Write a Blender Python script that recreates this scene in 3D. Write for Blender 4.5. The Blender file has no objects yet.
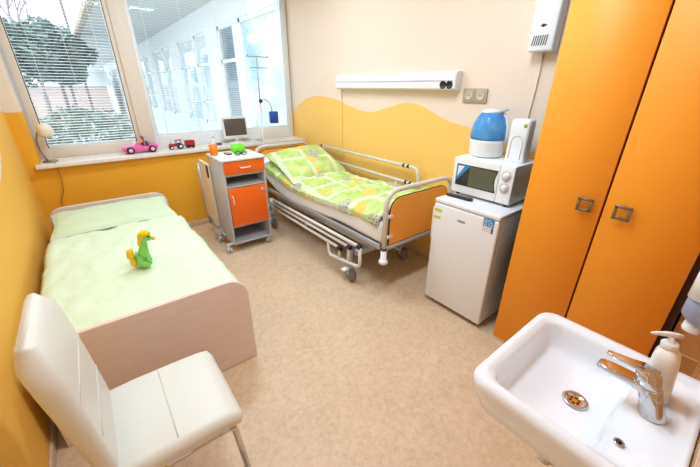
import bpy, bmesh, math, random
from mathutils import Vector, Matrix, noise
random.seed(7)
scene = bpy.context.scene
COL = scene.collection
PI = math.pi

# ------------------------------------------------------------------ materials
def lin(c):
    def f(u):
        u /= 255.0
        return u / 12.92 if u <= .04045 else ((u + .055) / 1.055) ** 2.4
    return (f(c[0]), f(c[1]), f(c[2]), 1.0)

class NT:
    def __init__(s, name):
        s.m = bpy.data.materials.new(name); s.m.use_nodes = True
        s.t = s.m.node_tree; s.n = s.t.nodes; s.l = s.t.links
        s.b = s.n['Principled BSDF']
    def add(s, kind, **kw):
        n = s.n.new(kind)
        for k, v in kw.items(): setattr(n, k, v)
        return n
    def link(s, a, b): s.l.new(a, b)
    def obj(s, scale=(1, 1, 1), rot=(0, 0, 0)):
        tc = s.add('ShaderNodeTexCoord'); mp = s.add('ShaderNodeMapping')
        mp.inputs['Scale'].default_value = scale; mp.inputs['Rotation'].default_value = rot
        s.link(tc.outputs['Object'], mp.inputs['Vector']); return mp.outputs['Vector']
    def noise(s, vec, scale, detail=3, rough=.55):
        n = s.add('ShaderNodeTexNoise'); n.inputs['Scale'].default_value = scale
        n.inputs['Detail'].default_value = detail; n.inputs['Roughness'].default_value = rough
        s.link(vec, n.inputs['Vector']); return n.outputs['Fac']
    def ramp(s, fac, stops):
        r = s.add('ShaderNodeValToRGB'); e = r.color_ramp.elements
        while len(e) < len(stops): e.new(.5)
        for i, (p, c) in enumerate(stops): e[i].position = p; e[i].color = c
        s.link(fac, r.inputs['Fac']); return r.outputs['Color']
    def mix(s, fac, a, b, mode='MIX'):
        m = s.add('ShaderNodeMix', data_type='RGBA', blend_type=mode)
        for sock, v in ((m.inputs[0], fac), (m.inputs[6], a), (m.inputs[7], b)):
            if isinstance(v, (int, float, tuple)): sock.default_value = v
            else: s.link(v, sock)
        return m.outputs[2]
    def math(s, op, a, b=0.0, c=None):
        m = s.add('ShaderNodeMath', operation=op)
        for i, v in enumerate((a, b, c)):
            if v is None: continue
            if isinstance(v, (int, float)): m.inputs[i].default_value = v
            else: s.link(v, m.inputs[i])
        return m.outputs[0]
    def bump(s, h, strength=.2, dist=.01):
        b = s.add('ShaderNodeBump'); b.inputs['Strength'].default_value = strength
        b.inputs['Distance'].default_value = dist
        s.link(h, b.inputs['Height']); s.link(b.outputs['Normal'], s.b.inputs['Normal'])

def M(name, c, rough=.5, metal=0.0, var=.05, scale=12.0, bump=0.0, bscale=60.0, coat=0.0, spec=.5):
    """procedural material: base colour with a faint noise variation and an optional fine bump"""
    t = NT(name); v = t.obj()
    a = lin(c); k = 1 - var
    b = (a[0] * k, a[1] * k, a[2] * k, 1)
    t.link(t.mix(t.noise(v, scale), a, b), t.b.inputs['Base Color'])
    t.b.inputs['Roughness'].default_value = rough; t.b.inputs['Metallic'].default_value = metal
    t.b.inputs['Coat Weight'].default_value = coat
    t.b.inputs['Specular IOR Level'].default_value = spec
    if bump: t.bump(t.noise(v, bscale), bump, .004)
    return t.m

mt = {}
mt['wall_cream'] = M('wall paint cream', (242, 219, 198), .8, var=.02, bump=.15, bscale=150)
mt['wall_yellow'] = M('wall paint yellow', (254, 202, 106), .7, var=.03, bump=.15, bscale=150)
mt['wall_backlit'] = M('wall paint yellow darkened as backlit', (246, 176, 40), .7, var=.04, bump=.15, bscale=150)  # yellow wall paint with the backlit darkening put into the colour
mt['wall_left'] = M('wall paint warm yellow', (248, 187, 76), .7, var=.04, bump=.15, bscale=150)
mt['ceiling'] = M('ceiling white', (244, 238, 230), .9, var=.02)
mt['orange'] = M('orange laminate', (254, 160, 32), .5, var=.03, scale=40, bump=.05, bscale=300)
mt['orange_dark'] = M('orange laminate of the bed panel', (254, 168, 66), .4, var=.06, scale=30)
mt['orange_trolley'] = M('deep orange laminate', (250, 108, 12), .38, var=.03)
mt['dark_gap'] = M('dark brown for edging and gap shade', (60, 28, 10), .7)
mt['white_edge'] = M('white edge board', (228, 220, 212), .5)
mt['white_enamel'] = M('white enamel', (240, 238, 238), .32, var=.02)
mt['white_plastic'] = M('white plastic', (243, 243, 242), .35, var=.02)
mt['offwhite_plastic'] = M('off white plastic', (232, 230, 226), .4, var=.03)
mt['window_frame'] = M('window frame lacquer', (232, 218, 204), .45, var=.03)
mt['window_white'] = M('white window lacquer', (236, 238, 238), .45, var=.03)
mt['sill'] = M('sill white', (240, 230, 220), .4, var=.03)
mt['ceramic'] = M('glazed ceramic', (244, 245, 250), .1, var=.01, coat=.6)
mt['chrome'] = M('chrome', (205, 205, 208), .12, 1.0, var=.03)
mt['brushed'] = M('brushed steel', (150, 140, 128), .32, 1.0, var=.1, scale=80)
mt['grey_steel'] = M('grey lacquered steel', (190, 190, 192), .35, .25, var=.04)
mt['cream_tube'] = M('cream lacquered tube', (222, 216, 206), .3, var=.03)
mt['white_tube'] = M('white lacquered tube', (232, 228, 222), .3, var=.03)
mt['rubber'] = M('grey rubber', (128, 124, 122), .7)
mt['black'] = M('black plastic', (28, 26, 28), .4)
mt['black_gloss'] = M('black glossy', (36, 34, 40), .12)
mt['grey_plastic'] = M('grey plastic', (198, 198, 203), .45, var=.04)
mt['leather'] = M('ivory leatherette', (228, 224, 213), .42, var=.03, bump=.12, bscale=220)
mt['seam'] = M('leatherette seam', (216, 210, 198), .5)
mt['linen'] = M('white linen', (251, 250, 248), .9, var=.03, bump=.15, bscale=160)
mt['mattress'] = M('mattress ticking', (236, 230, 224), .9, var=.05)
mt['mint'] = M('pale mint cotton', (224, 237, 206), .9, var=.04, scale=5, bump=.25, bscale=45)
mt['mint_pillow'] = M('pale mint pillowcase', (216, 232, 196), .9, var=.05, scale=5, bump=.25, bscale=40)
mt['outlet'] = M('taupe plastic', (182, 166, 142), .4)
mt['outlet_ring'] = M('pale taupe plastic', (206, 192, 166), .4)
mt['duct'] = M('pale yellow duct', (252, 214, 140), .5)
mt['screen'] = M('monitor screen', (92, 82, 76), .25, var=.05)
mt['blue'] = M('deep blue plastic', (34, 72, 160), .4)
mt['sticker_blue'] = M('blue sticker', (40, 140, 206), .4)
mt['sticker_yellow'] = M('yellow green sticker', (212, 218, 40), .5)
mt['ink'] = M('dark ink', (90, 76, 92), .6)
mt['ink_pink'] = M('pinkish ink', (206, 168, 172), .6)
mt['silver_ink'] = M('silver badge', (172, 162, 152), .4, .4)
mt['pink'] = M('pink toy plastic', (244, 104, 178), .3, var=.04)
mt['pink_light'] = M('light pink toy plastic', (250, 190, 214), .35)
mt['red'] = M('red toy plastic', (186, 30, 44), .35)
mt['skin'] = M('doll skin', (236, 178, 150), .5)
mt['brown_hair'] = M('brown doll hair', (120, 66, 40), .7)
mt['green'] = M('bright green plastic', (110, 220, 30), .35)
mt['orange_cup'] = M('orange plastic', (255, 130, 20), .35)
mt['paper'] = M('white paper', (244, 242, 240), .8)
mt['pony_green'] = M('green plush', (138, 214, 108), .95, var=.12, scale=60, bump=.6, bscale=160)
mt['pony_yellow'] = M('yellow plush', (252, 214, 30), .95, var=.12, scale=60, bump=.6, bscale=160)
mt['pony_orange'] = M('golden plush', (252, 204, 52), .95, var=.12, scale=60, bump=.6, bscale=160)
mt['beech'] = M('pale beech', (246, 230, 204), .5, var=.06, scale=14)
mt['lamp_shade'] = M('cream lamp shade', (244, 236, 218), .45)
mt['bluegrey'] = M('blue grey plastic', (150, 152, 176), .35)
mt['soap'] = M('milky soap bottle', (244, 238, 232), .3)
mt['cable'] = M('pale cable', (222, 206, 180), .5)
mt['brown_cable'] = M('tan cable', (184, 136, 70), .5)
mt['olive'] = M('olive badge', (160, 160, 40), .5)
mt['snow'] = M('winter lawn with thin snow', (226, 228, 232), .9, var=.25, scale=.5)
mt['bark'] = M('bark', (150, 138, 130), .9, var=.3)
mt['needles'] = M('conifer needles', (144, 164, 156), .8, var=.5, scale=3)
mt['shrub'] = M('shrub leaves', (150, 168, 146), .8, var=.4, scale=3)
mt['twigs'] = M('bare twigs', (176, 158, 160), .9, var=.2)
mt['facade'] = M('white render', (234, 238, 238), .8, var=.03)
mt['soffit'] = M('pale soffit', (208, 208, 204), .8, var=.04)
mt['eave'] = M('timber eave', (190, 172, 152), .8, var=.08)
mt['beige_wall'] = M('beige render', (230, 200, 190), .9, var=.05)

# floor: mottled vinyl
t = NT('vinyl floor'); v = t.obj()
n1 = t.noise(v, 34, 6, .75); n2 = t.noise(v, 5, 4, .6)
c1 = t.ramp(n1, [(.30, lin((190, 156, 122))), (.5, lin((220, 188, 152))), (.72, lin((236, 210, 178)))])
c2 = t.ramp(n2, [(.3, lin((206, 174, 140))), (.7, lin((228, 200, 168)))])
t.link(t.mix(.4, c1, c2), t.b.inputs['Base Color']); t.b.inputs['Roughness'].default_value = .5
mt['floor'] = t.m

# light wood-grain board (beige, of the low bed)
t = NT('beige pear laminate'); v = t.obj((3, 40, 40))
t.link(t.ramp(t.noise(v, 3, 4), [(.3, lin((228, 206, 194))), (.7, lin((240, 220, 208)))]), t.b.inputs['Base Color'])
t.b.inputs['Roughness'].default_value = .5; mt['bedwood'] = t.m
mt['bededge'] = M('beige edge band', (230, 212, 200), .5)

# brown wall tiles
t = NT('brown tiles'); v = t.obj((1, 1, 1), (PI / 2, 0, 0))
br = t.add('ShaderNodeTexBrick'); t.link(v, br.inputs['Vector'])
br.offset = 0; br.inputs['Scale'].default_value = 1
br.inputs['Brick Width'].default_value = .15; br.inputs['Row Height'].default_value = .15
br.inputs['Mortar Size'].default_value = .0035
br.inputs['Color1'].default_value = lin((214, 152, 92)); br.inputs['Color2'].default_value = lin((204, 144, 84))
br.inputs['Mortar'].default_value = lin((226, 206, 178))
t.link(br.outputs['Color'], t.b.inputs['Base Color']); t.b.inputs['Roughness'].default_value = .25
mt['tiles'] = t.m
m2 = t.m.copy(); m2.name = 'brown tiles of the side wall'
for n_ in m2.node_tree.nodes:
    if n_.type == 'MAPPING': n_.inputs['Rotation'].default_value = (PI / 2, 0, PI / 2)
mt['tiles_side'] = m2

# printed bed linen: green with a pale check, grey dotted and orange patches
def printed(name):
    t = NT(name); v = t.obj()
    rv = t.add('ShaderNodeMapping'); rv.inputs['Rotation'].default_value = (0, 0, .12)
    t.link(v, rv.inputs['Vector'])
    wob = t.add('ShaderNodeTexNoise'); wob.inputs['Scale'].default_value = 5; t.link(v, wob.inputs['Vector'])
    vm = t.add('ShaderNodeVectorMath', operation='MULTIPLY_ADD')
    t.link(wob.outputs['Color'], vm.inputs[0]); vm.inputs[1].default_value = (.06, .06, 0); t.link(rv.outputs['Vector'], vm.inputs[2])
    sep = t.add('ShaderNodeSeparateXYZ'); t.link(vm.outputs[0], sep.inputs[0])
    def band(o, period, w):
        x = t.math('PINGPONG', o, period / 2)
        return t.math('LESS_THAN', x, w)
    chk = t.math('MAXIMUM', band(sep.outputs['X'], .30, .022), band(sep.outputs['Y'], .34, .024))
    base = t.ramp(t.noise(v, 7), [(.35, lin((180, 206, 104))), (.65, lin((212, 226, 150)))])
    vo = t.add('ShaderNodeTexVoronoi'); vo.inputs['Scale'].default_value = 4.6; t.link(vm.outputs[0], vo.inputs['Vector'])
    sc = t.add('ShaderNodeSeparateColor'); t.link(vo.outputs['Color'], sc.inputs[0])
    near = t.math('LESS_THAN', vo.outputs['Distance'], .36)
    isor = t.math('MULTIPLY', near, t.math('LESS_THAN', sc.outputs[0], .30))
    isgr = t.math('MULTIPLY', near, t.math('GREATER_THAN', sc.outputs[0], .60))
    dots = t.add('ShaderNodeTexVoronoi'); dots.inputs['Scale'].default_value = 62; t.link(v, dots.inputs['Vector'])
    dark = t.math('LESS_THAN', dots.outputs['Distance'], .33)
    grey = t.mix(dark, lin((204, 200, 178)), lin((70, 66, 66)))
    c = t.mix(t.math('MULTIPLY', chk, .7), base, lin((234, 240, 212)))
    c = t.mix(t.math('MULTIPLY', isor, .85), c, lin((246, 200, 96)))
    c = t.mix(isgr, c, grey)
    t.link(c, t.b.inputs['Base Color']); t.b.inputs['Roughness'].default_value = .9
    t.bump(t.noise(v, 30), .25, .006)
    return t.m
mt['print'] = printed('green printed cotton')

def glass(name, col, rough=0.0, alpha=None):
    t = NT(name)
    t.b.inputs['Base Color'].default_value = col; t.b.inputs['Roughness'].default_value = rough
    t.b.inputs['Transmission Weight'].default_value = 1; t.b.inputs['IOR'].default_value = 1.45
    v = t.obj(); t.bump(t.noise(v, 2), .01, .001)
    return t.m
# clear pane: thin glass (mostly transparent, faint mirror)
t = NT('window glass')
tr = t.add('ShaderNodeBsdfTransparent'); gl = t.add('ShaderNodeBsdfGlossy'); mx = t.add('ShaderNodeMixShader')
gl.inputs['Roughness'].default_value = .02; mx.inputs[0].default_value = .012
tr.inputs['Color'].default_value = (.96, .98, .98, 1)
t.link(tr.outputs[0], mx.inputs[1]); t.link(gl.outputs[0], mx.inputs[2])
t.link(mx.outputs[0], t.n['Material Output'].inputs['Surface']); mt['glass'] = t.m
# tinted tank of the humidifier
t = NT('blue translucent tank'); v = t.obj()
t.link(t.ramp(t.noise(v, 9), [(.3, lin((60, 150, 232))), (.7, lin((130, 196, 244)))]), t.b.inputs['Base Color'])
t.b.inputs['Roughness'].default_value = .12; t.b.inputs['Transmission Weight'].default_value = .35
t.b.inputs['IOR'].default_value = 1.2; mt['tank'] = t.m
t = NT('dark window of the wing'); v = t.obj()
t.link(t.ramp(t.noise(v, 1.2), [(.3, lin((112, 130, 142))), (.7, lin((156, 172, 180)))]), t.b.inputs['Base Color'])
t.b.inputs['Roughness'].default_value = .1; mt['wingglass'] = t.m
t = NT('wing window with painted sky reflection'); v = t.obj()
t.link(t.ramp(t.noise(v, .8), [(.3, lin((168, 206, 220))), (.6, lin((236, 242, 244)))]), t.b.inputs['Base Color'])  # cloud-like blue and white mottling paints a reflected sky
t.b.inputs['Roughness'].default_value = .03; t.b.inputs['Metallic'].default_value = .0; mt['sky_painted_glass'] = t.m
def emis(name, col, s):
    t = NT(name); t.b.inputs['Emission Color'].default_value = col; t.b.inputs['Emission Strength'].default_value = s
    v = t.obj(); t.link(t.mix(t.noise(v, 5), lin((250, 248, 240)), lin((244, 242, 236))), t.b.inputs['Base Color']); return t.m
mt['diffuser'] = emis('lamp diffuser', (.9, .97, 1, 1), 5)

# ------------------------------------------------------------------ mesh tools
def offset_of(o):
    v = Vector((0, 0, 0))
    while o is not None: v += o.location; o = o.parent
    return v

class MB:
    def __init__(s): s.bm = bmesh.new()
    def _merge(s, b2, mi=0, smooth=True, xf=None):
        if xf is not None: bmesh.ops.transform(b2, matrix=xf, verts=b2.verts)
        for f in b2.faces: f.material_index = mi; f.smooth = smooth
        me = bpy.data.meshes.new('tmp'); b2.to_mesh(me); b2.free()
        s.bm.from_mesh(me); bpy.data.meshes.remove(me); return s
    def box(s, x0, x1, y0, y1, z0, z1, bev=.0, seg=2, mi=0, xf=None):
        b = bmesh.new(); bmesh.ops.create_cube(b, size=1)
        for v in b.verts:
            v.co = Vector((x0 + (v.co.x + .5) * (x1 - x0), y0 + (v.co.y + .5) * (y1 - y0), z0 + (v.co.z + .5) * (z1 - z0)))
        if bev > 0:
            bmesh.ops.bevel(b, geom=b.edges[:], offset=bev, segments=seg, profile=.5, affect='EDGES')
        return s._merge(b, mi, bev > 0, xf)
    def lathe(s, prof, c=(0, 0, 0), axis='Z', n=32, mi=0, xf=None, sx=1, sy=1):
        """prof: list of (radius, height)"""
        b = bmesh.new(); rings = []
        for r, h in prof:
            if r < 1e-6: rings.append([b.verts.new((0, 0, h))])
            else: rings.append([b.verts.new((r * sx * math.cos(2 * PI * i / n), r * sy * math.sin(2 * PI * i / n), h)) for i in range(n)])
        for a, d in zip(rings, rings[1:]):
            for i in range(n):
                j = (i + 1) % n
                if len(a) == 1 and len(d) == 1: continue
                if len(a) == 1: b.faces.new((a[0], d[j], d[i]))
                elif len(d) == 1: b.faces.new((a[i], a[j], d[0]))
                else: b.faces.new((a[i], a[j], d[j], d[i]))
        for r in (rings[0], rings[-1]):
            if len(r) > 1:
                try: b.faces.new(r if r is rings[-1] else r[::-1])
                except ValueError: pass
        bmesh.ops.recalc_face_normals(b, faces=b.faces[:])
        R = Matrix.Identity(4)
        if axis == 'X': R = Matrix.Rotation(PI / 2, 4, 'Y')
        if axis == 'Y': R = Matrix.Rotation(-PI / 2, 4, 'X')
        bmesh.ops.transform(b, matrix=Matrix.Translation(c) @ R, verts=b.verts)
        return s._merge(b, mi, True, xf)
    def tube(s, pts, r, n=12, closed=False, mi=0, bend=0, caps=True):
        """round bar along pts; bend rounds interior corners; r may be a list"""
        P = [Vector(p) for p in pts]
        if bend > 0:
            Q = []; m = len(P)
            for i, p in enumerate(P):
                if not closed and i in (0, m - 1): Q.append(p); continue
                a, c = P[(i - 1) % m], P[(i + 1) % m]
                k = min(bend, (a - p).length * .49, (c - p).length * .49)
                A = p + (a - p).normalized() * k; B = p + (c - p).normalized() * k
                for j in range(7):
                    u = j / 6; Q.append(A * (1 - u) ** 2 + p * 2 * u * (1 - u) + B * u * u)
            P = Q
        b = bmesh.new(); m = len(P); rings = []
        rad = r if isinstance(r, (list, tuple)) else [r] * m
        up = None
        for i, p in enumerate(P):
            if closed: d = (P[(i + 1) % m] - P[i - 1])
            else: d = (P[min(i + 1, m - 1)] - P[max(i - 1, 0)])
            d.normalize()
            if up is None: up = Vector((0, 0, 1)) if abs(d.z) < .9 else Vector((1, 0, 0))
            e = d.cross(up)
            if e.length < 1e-4: e = d.cross(Vector((0.3, 1, .2)))
            e.normalize(); g = e.cross(d).normalized(); up = g
            rings.append([b.verts.new(p + (e * math.cos(2 * PI * k / n) + g * math.sin(2 * PI * k / n)) * rad[i]) for k in range(n)])
        for i in range(m if closed else m - 1):
            A, B = rings[i], rings[(i + 1) % m]
            for k in range(n):
                b.faces.new((A[k], A[(k + 1) % n], B[(k + 1) % n], B[k]))
        if not closed and caps:
            b.faces.new(rings[0][::-1]); b.faces.new(rings[-1])
        bmesh.ops.recalc_face_normals(b, faces=b.faces[:])
        return s._merge(b, mi, True)
    def prism(s, poly, d0, d1, plane='XZ', bev=0, mi=0, seg=2, smooth=False):
        """polygon (2-D) extruded between d0 and d1 along the third axis"""
        def pt(u, w, d):
            return {'XZ': (u, d, w), 'YZ': (d, u, w), 'XY': (u, w, d)}[plane]
        b = bmesh.new()
        A = [b.verts.new(pt(u, w, d0)) for u, w in poly]; B = [b.verts.new(pt(u, w, d1)) for u, w in poly]
        n = len(poly); fa = b.faces.new(A); fb = b.faces.new(B[::-1])
        for i in range(n): b.faces.new((A[i], B[i], B[(i + 1) % n], A[(i + 1) % n]))
        bmesh.ops.recalc_face_normals(b, faces=b.faces[:])
        if bev > 0:
            ed = [e for e in b.edges if any(f in e.link_faces for f in (fa, fb))]
            bmesh.ops.bevel(b, geom=ed, offset=bev, segments=seg, profile=.5, affect='EDGES')
        return s._merge(b, mi, smooth)
    def ball(s, c, rx, ry, rz, seg=20, mi=0, xf=None):
        b = bmesh.new(); bmesh.ops.create_uvsphere(b, u_segments=seg, v_segments=seg // 2 + 2, radius=1)
        for v in b.verts: v.co = Vector((c[0] + v.co.x * rx, c[1] + v.co.y * ry, c[2] + v.co.z * rz))
        return s._merge(b, mi, True, xf)
    def grid(s, nu, nv, fn, mi=0, closed_u=False):
        b = bmesh.new()
        V = [[b.verts.new(fn(i / (nu - 1) if not closed_u else i / nu, j / (nv - 1))) for j in range(nv)] for i in range(nu)]
        for i in range(nu if closed_u else nu - 1):
            for j in range(nv - 1):
                b.faces.new((V[i][j], V[(i + 1) % nu][j], V[(i + 1) % nu][j + 1], V[i][j + 1]))
        bmesh.ops.recalc_face_normals(b, faces=b.faces[:])
        return s._merge(b, mi, True)
    def loft(s, rings, mi=0, cap0=True, cap1=True):
        b = bmesh.new(); R = [[b.verts.new(p) for p in r] for r in rings]; n = len(rings[0])
        for A, B in zip(R, R[1:]):
            for i in range(n): b.faces.new((A[i], A[(i + 1) % n], B[(i + 1) % n], B[i]))
        if cap0: b.faces.new(R[0][::-1])
        if cap1: b.faces.new(R[-1])
        bmesh.ops.recalc_face_normals(b, faces=b.faces[:])
        return s._merge(b, mi, True)
    def build(s, name, mats, parent=None, local=False, sub=0, solid=0, auto=True):
        me = bpy.data.meshes.new(name)
        if not isinstance(mats, (list, tuple)): mats = [mats]
        o = bpy.data.objects.new(name, me); COL.objects.link(o)
        if parent is not None:
            o.parent = parent
            off = Vector((0, 0, 0)) if local else offset_of(parent)
        else:
            vs = [v.co for v in s.bm.verts]
            off = Vector(((min(v.x for v in vs) + max(v.x for v in vs)) / 2, (min(v.y for v in vs) + max(v.y for v in vs)) / 2, min(v.z for v in vs)))
            o.location = off
        bmesh.ops.translate(s.bm, verts=s.bm.verts, vec=-off)
        s.bm.to_mesh(me); s.bm.free()
        for m in mats: me.materials.append(m)
        if solid:
            md = o.modifiers.new('thick', 'SOLIDIFY'); md.thickness = solid; md.offset = -1
        if sub:
            md = o.modifiers.new('sub', 'SUBSURF'); md.levels = md.render_levels = sub
        return o

def tag(o, label, cat, group=None, kind=None):
    o['label'] = label; o['category'] = cat
    if group: o['group'] = group
    if kind: o['kind'] = kind
    return o
def thing(name, label, cat, loc, rz=0, group=None):
    o = bpy.data.objects.new(name, None); COL.objects.link(o); o.location = loc; o.rotation_euler = (0, 0, rz)
    o.empty_display_size = .1
    return tag(o, label, cat, group)
def struct(name, mb, m, parent=None, **kw):
    o = mb.build(name, m, parent, **kw)
    if parent is None: o['kind'] = 'structure'
    return o
def rrect(x0, x1, y0, y1, r, n=6):
    """rounded rectangle; r is a number or (r at x0y0, x1y0, x1y1, x0y1)"""
    rs = r if isinstance(r, tuple) else (r,) * 4
    out = []
    for (cx, cy, a0, q) in ((x0 + rs[0], y0 + rs[0], PI, rs[0]), (x1 - rs[1], y0 + rs[1], 1.5 * PI, rs[1]),
                            (x1 - rs[2], y1 - rs[2], 0, rs[2]), (x0 + rs[3], y1 - rs[3], .5 * PI, rs[3])):
        for i in range(n + 1):
            a = a0 + .5 * PI * i / n; out.append((cx + q * math.cos(a), cy + q * math.sin(a)))
    return out
def smooth_curve(pts, n):
    """Catmull-Rom through (u, v) points with increasing u, sampled at n values of u"""
    out = []
    u0, u1 = pts[0][0], pts[-1][0]
    for i in range(n):
        u = u0 + (u1 - u0) * i / (n - 1)
        out.append((u, interp(pts, u)))
    return out
def interp(pts, u):
    if u <= pts[0][0]: return pts[0][1]
    if u >= pts[-1][0]: return pts[-1][1]
    for k in range(len(pts) - 1):
        if pts[k][0] <= u <= pts[k + 1][0]: break
    p0 = pts[max(k - 1, 0)]; p1 = pts[k]; p2 = pts[k + 1]; p3 = pts[min(k + 2, len(pts) - 1)]
    h = p2[0] - p1[0]; s = (u - p1[0]) / h
    m1 = (p2[1] - p0[1]) / (p2[0] - p0[0]) * h; m2 = (p3[1] - p1[1]) / (p3[0] - p1[0]) * h
    return (2*s**3 - 3*s*s + 1) * p1[1] + (s**3 - 2*s*s + s) * m1 + (-2*s**3 + 3*s*s) * p2[1] + (s**3 - s*s) * m2
def fbm(x, y, z, k=1.0): return noise.fractal(Vector((x * k, y * k, z * k)), 1.0, 2.0, 4)
def lerp(a, b, t): return a + (b - a) * t

# ------------------------------------------------------------------ room shell
XL, XR, YW, YB, ZC = -.50, 2.45, 4.155, -.115, 2.95
YG = 4.45                                   # inner face of the window frame
SZ, WT = .93, 2.72                          # window opening
WX0 = -.40
struct('floor', MB().box(XL - .1, XR + .1, YB - .1, YW + .05, -.1, 0), mt['floor'])
struct('ceiling', MB().box(XL - .1, XR + .1, YB - .1, YW + .5, ZC, ZC + .1), mt['ceiling'])

def painted_wall(name, axis, d0, d1, line, lo, hi, back):
    """wall slab whose lower paint colour ends at the height curve `line` (list of (u, z))"""
    mb = MB(); b = bmesh.new(); pts = smooth_curve(line, 120)
    P = (lambda u, z, d: (d, u, z)) if axis == 'X' else (lambda u, z, d: (u, d, z))
    for (u, z), (u2, z2) in zip(pts, pts[1:]):
        f = b.faces.new([b.verts.new(P(*q, d0)) for q in ((u, 0), (u2, 0), (u2, z2), (u, z))]); f.material_index = 0
        f = b.faces.new([b.verts.new(P(*q, d0)) for q in ((u, z), (u2, z2), (u2, ZC), (u, ZC))]); f.material_index = 1
    bmesh.ops.remove_doubles(b, verts=b.verts[:], dist=1e-5)
    me = bpy.data.meshes.new('t'); b.to_mesh(me); b.free(); mb.bm.from_mesh(me); bpy.data.meshes.remove(me)
    u0, u1 = pts[0][0], pts[-1][0]
    lo_, hi_ = sorted((d0 + (d1 - d0) * .05, d1))
    k = MB()
    if axis == 'X': k.box(lo_, hi_, u0, u1, 0, ZC, mi=1)
    else: k.box(u0, u1, lo_, hi_, 0, ZC, mi=1)
    me = bpy.data.meshes.new('t'); k.bm.to_mesh(me); k.bm.free(); mb.bm.from_mesh(me); bpy.data.meshes.remove(me)
    return struct(name, mb, [mt[lo], mt[hi]])
wave_r = [(YB, 1.05), (.6, 1.12), (1.1, 1.20), (1.45, 1.285), (1.57, 1.307), (1.75, 1.335), (1.92, 1.392), (2.09, 1.452), (2.27, 1.465),
          (2.47, 1.42), (2.72, 1.36), (2.9, 1.36), (3.05, 1.385), (3.4, 1.466), (3.77, 1.491), (4.02, 1.461), (4.24, 1.379), (4.45, 1.249), (4.6, 1.2)]
painted_wall('wall_right', 'X', XR, XR + .12, wave_r, 'wall_yellow', 'wall_cream', None)
wave_l = [(YB, 1.30), (.8, 1.42), (1.6, 1.36), (2.3, 1.12), (2.8, 1.03), (3.2, 1.10), (3.55, 1.30), (3.75, 1.385), (4.0, 1.40), (YW + .1, 1.39)]
painted_wall('wall_left', 'X', XL, XL - .12, wave_l, 'wall_left', 'wall_cream', None)
# window wall: parapet, left pier, lintel (one mesh)
mb = MB()
mb.box(XL - .1, XR, YW, YG + .2, 0, SZ - .03, mi=0)
mb.box(XL - .1, WX0, YW, YG + .2, SZ - .03, 1.385, mi=0)
mb.box(XL - .1, WX0, YW, YG + .2, 1.385, ZC, mi=1)
mb.box(WX0, XR, YW, YG + .2, WT, ZC, mi=1)
struct('wall_window', mb, [mt['wall_backlit'], mt['wall_cream']])
mb = MB(); mb.box(.42, XR + .1, YB - .1, YB, 0, ZC); struct('wall_back', mb, mt['tiles'])
mb = MB(); mb.box(XL - .1, .42, YB - .1, YB, 2.05, ZC); struct('wall_back_lintel', mb, mt['wall_cream'])
door = struct('door_1', MB().box(XL - .1, .42, YB - .09, YB - .03, 0, 2.05), mt['white_enamel'])
hd_ = MB(); hd_.lathe([(0, 0), (.024, 0), (.024, .008), (0, .009)], (.30, YB - .031, 1.05), axis='Y', n=20)
hd_.tube([(.30, YB - .03, 1.05), (.30, YB + .025, 1.05), (.19, YB + .03, 1.05)], .009, 10, bend=.02)
hd_.build('door_handle', mt['brushed'], door)
struct('baseboard_window', MB().box(XL, 1.9, YW - .014, YW, 0, .07, .003), mt['floor'])
struct('baseboard_left', MB().box(XL, XL + .012, YB, YW, 0, .06, .003), mt['floor'])
struct('baseboard_right', MB().box(XR - .012, XR, 1.45, YW, 0, .06, .003), mt['floor'])
# sill
sill = MB().prism([(-.43, 4.085), (XR - .001, 4.150), (XR - .001, YG + .01), (-.43, YG + .01)], SZ - .035, SZ, 'XY', .006)
struct('trim_1', sill, mt['sill'])

# window: frames, mullion, panes
def frame_ring(x0, x1, z0, z1, y0, y1, w, wl=None, wr=None, wb=None, wt=None, bev=.006):
    wl = wl or w; wr = wr or w; wb = wb or w; wt = wt or w
    m = MB()
    m.box(x0, x0 + wl, y0, y1, z0, z1, bev); m.box(x1 - wr, x1, y0, y1, z0, z1, bev)
    m.box(x0 + wl - .004, x1 - wr + .004, y0 + .001, y1, z0, z0 + wb, bev); m.box(x0 + wl - .004, x1 - wr + .004, y0 + .001, y1, z1 - wt, z1, bev)
    return m
win1 = struct('window_1', frame_ring(WX0 + .015, .49, SZ, WT, YG, YG + .09, .055, wl=.07, wr=.05, wb=.10), mt['window_frame'])
win2 = struct('window_2', frame_ring(.62, XR - .012, SZ, WT, YG, YG + .09, .055, wl=.045, wr=.075, wb=.14), mt['window_white'])
struct('trim_2', MB().box(WX0 - .02, WX0 + .02, YG - .012, YG + .1, SZ, WT, .005), mt['grey_plastic'])
struct('trim_3', MB().box(.482, .628, YG - .02, YG + .1, SZ, WT, .008), mt['window_frame'])
MB().box(WX0 + .075, .45, YG + .05, YG + .056, SZ + .09, WT - .05).build('pane', mt['glass'], win1)
MB().box(.66, XR - .08, YG + .05, YG + .056, SZ + .13, WT - .05).build('pane', mt['glass'], win2)
gk = MB()
for a in (WX0 + .083, .442): gk.tube([(a, YG + .002, SZ + .1), (a, YG + .002, WT - .05)], .004, 6)
gk.build('gasket', mt['black'], win1)
gk = MB()
for a in (.666, XR - .088): gk.tube([(a, YG + .012, SZ + .14), (a, YG + .012, WT - .05)], .003, 6)
gk.build('gasket', mt['grey_plastic'], win2)
mt['slat'] = M('blind slat', (238, 238, 238), .5, var=.03)
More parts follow.
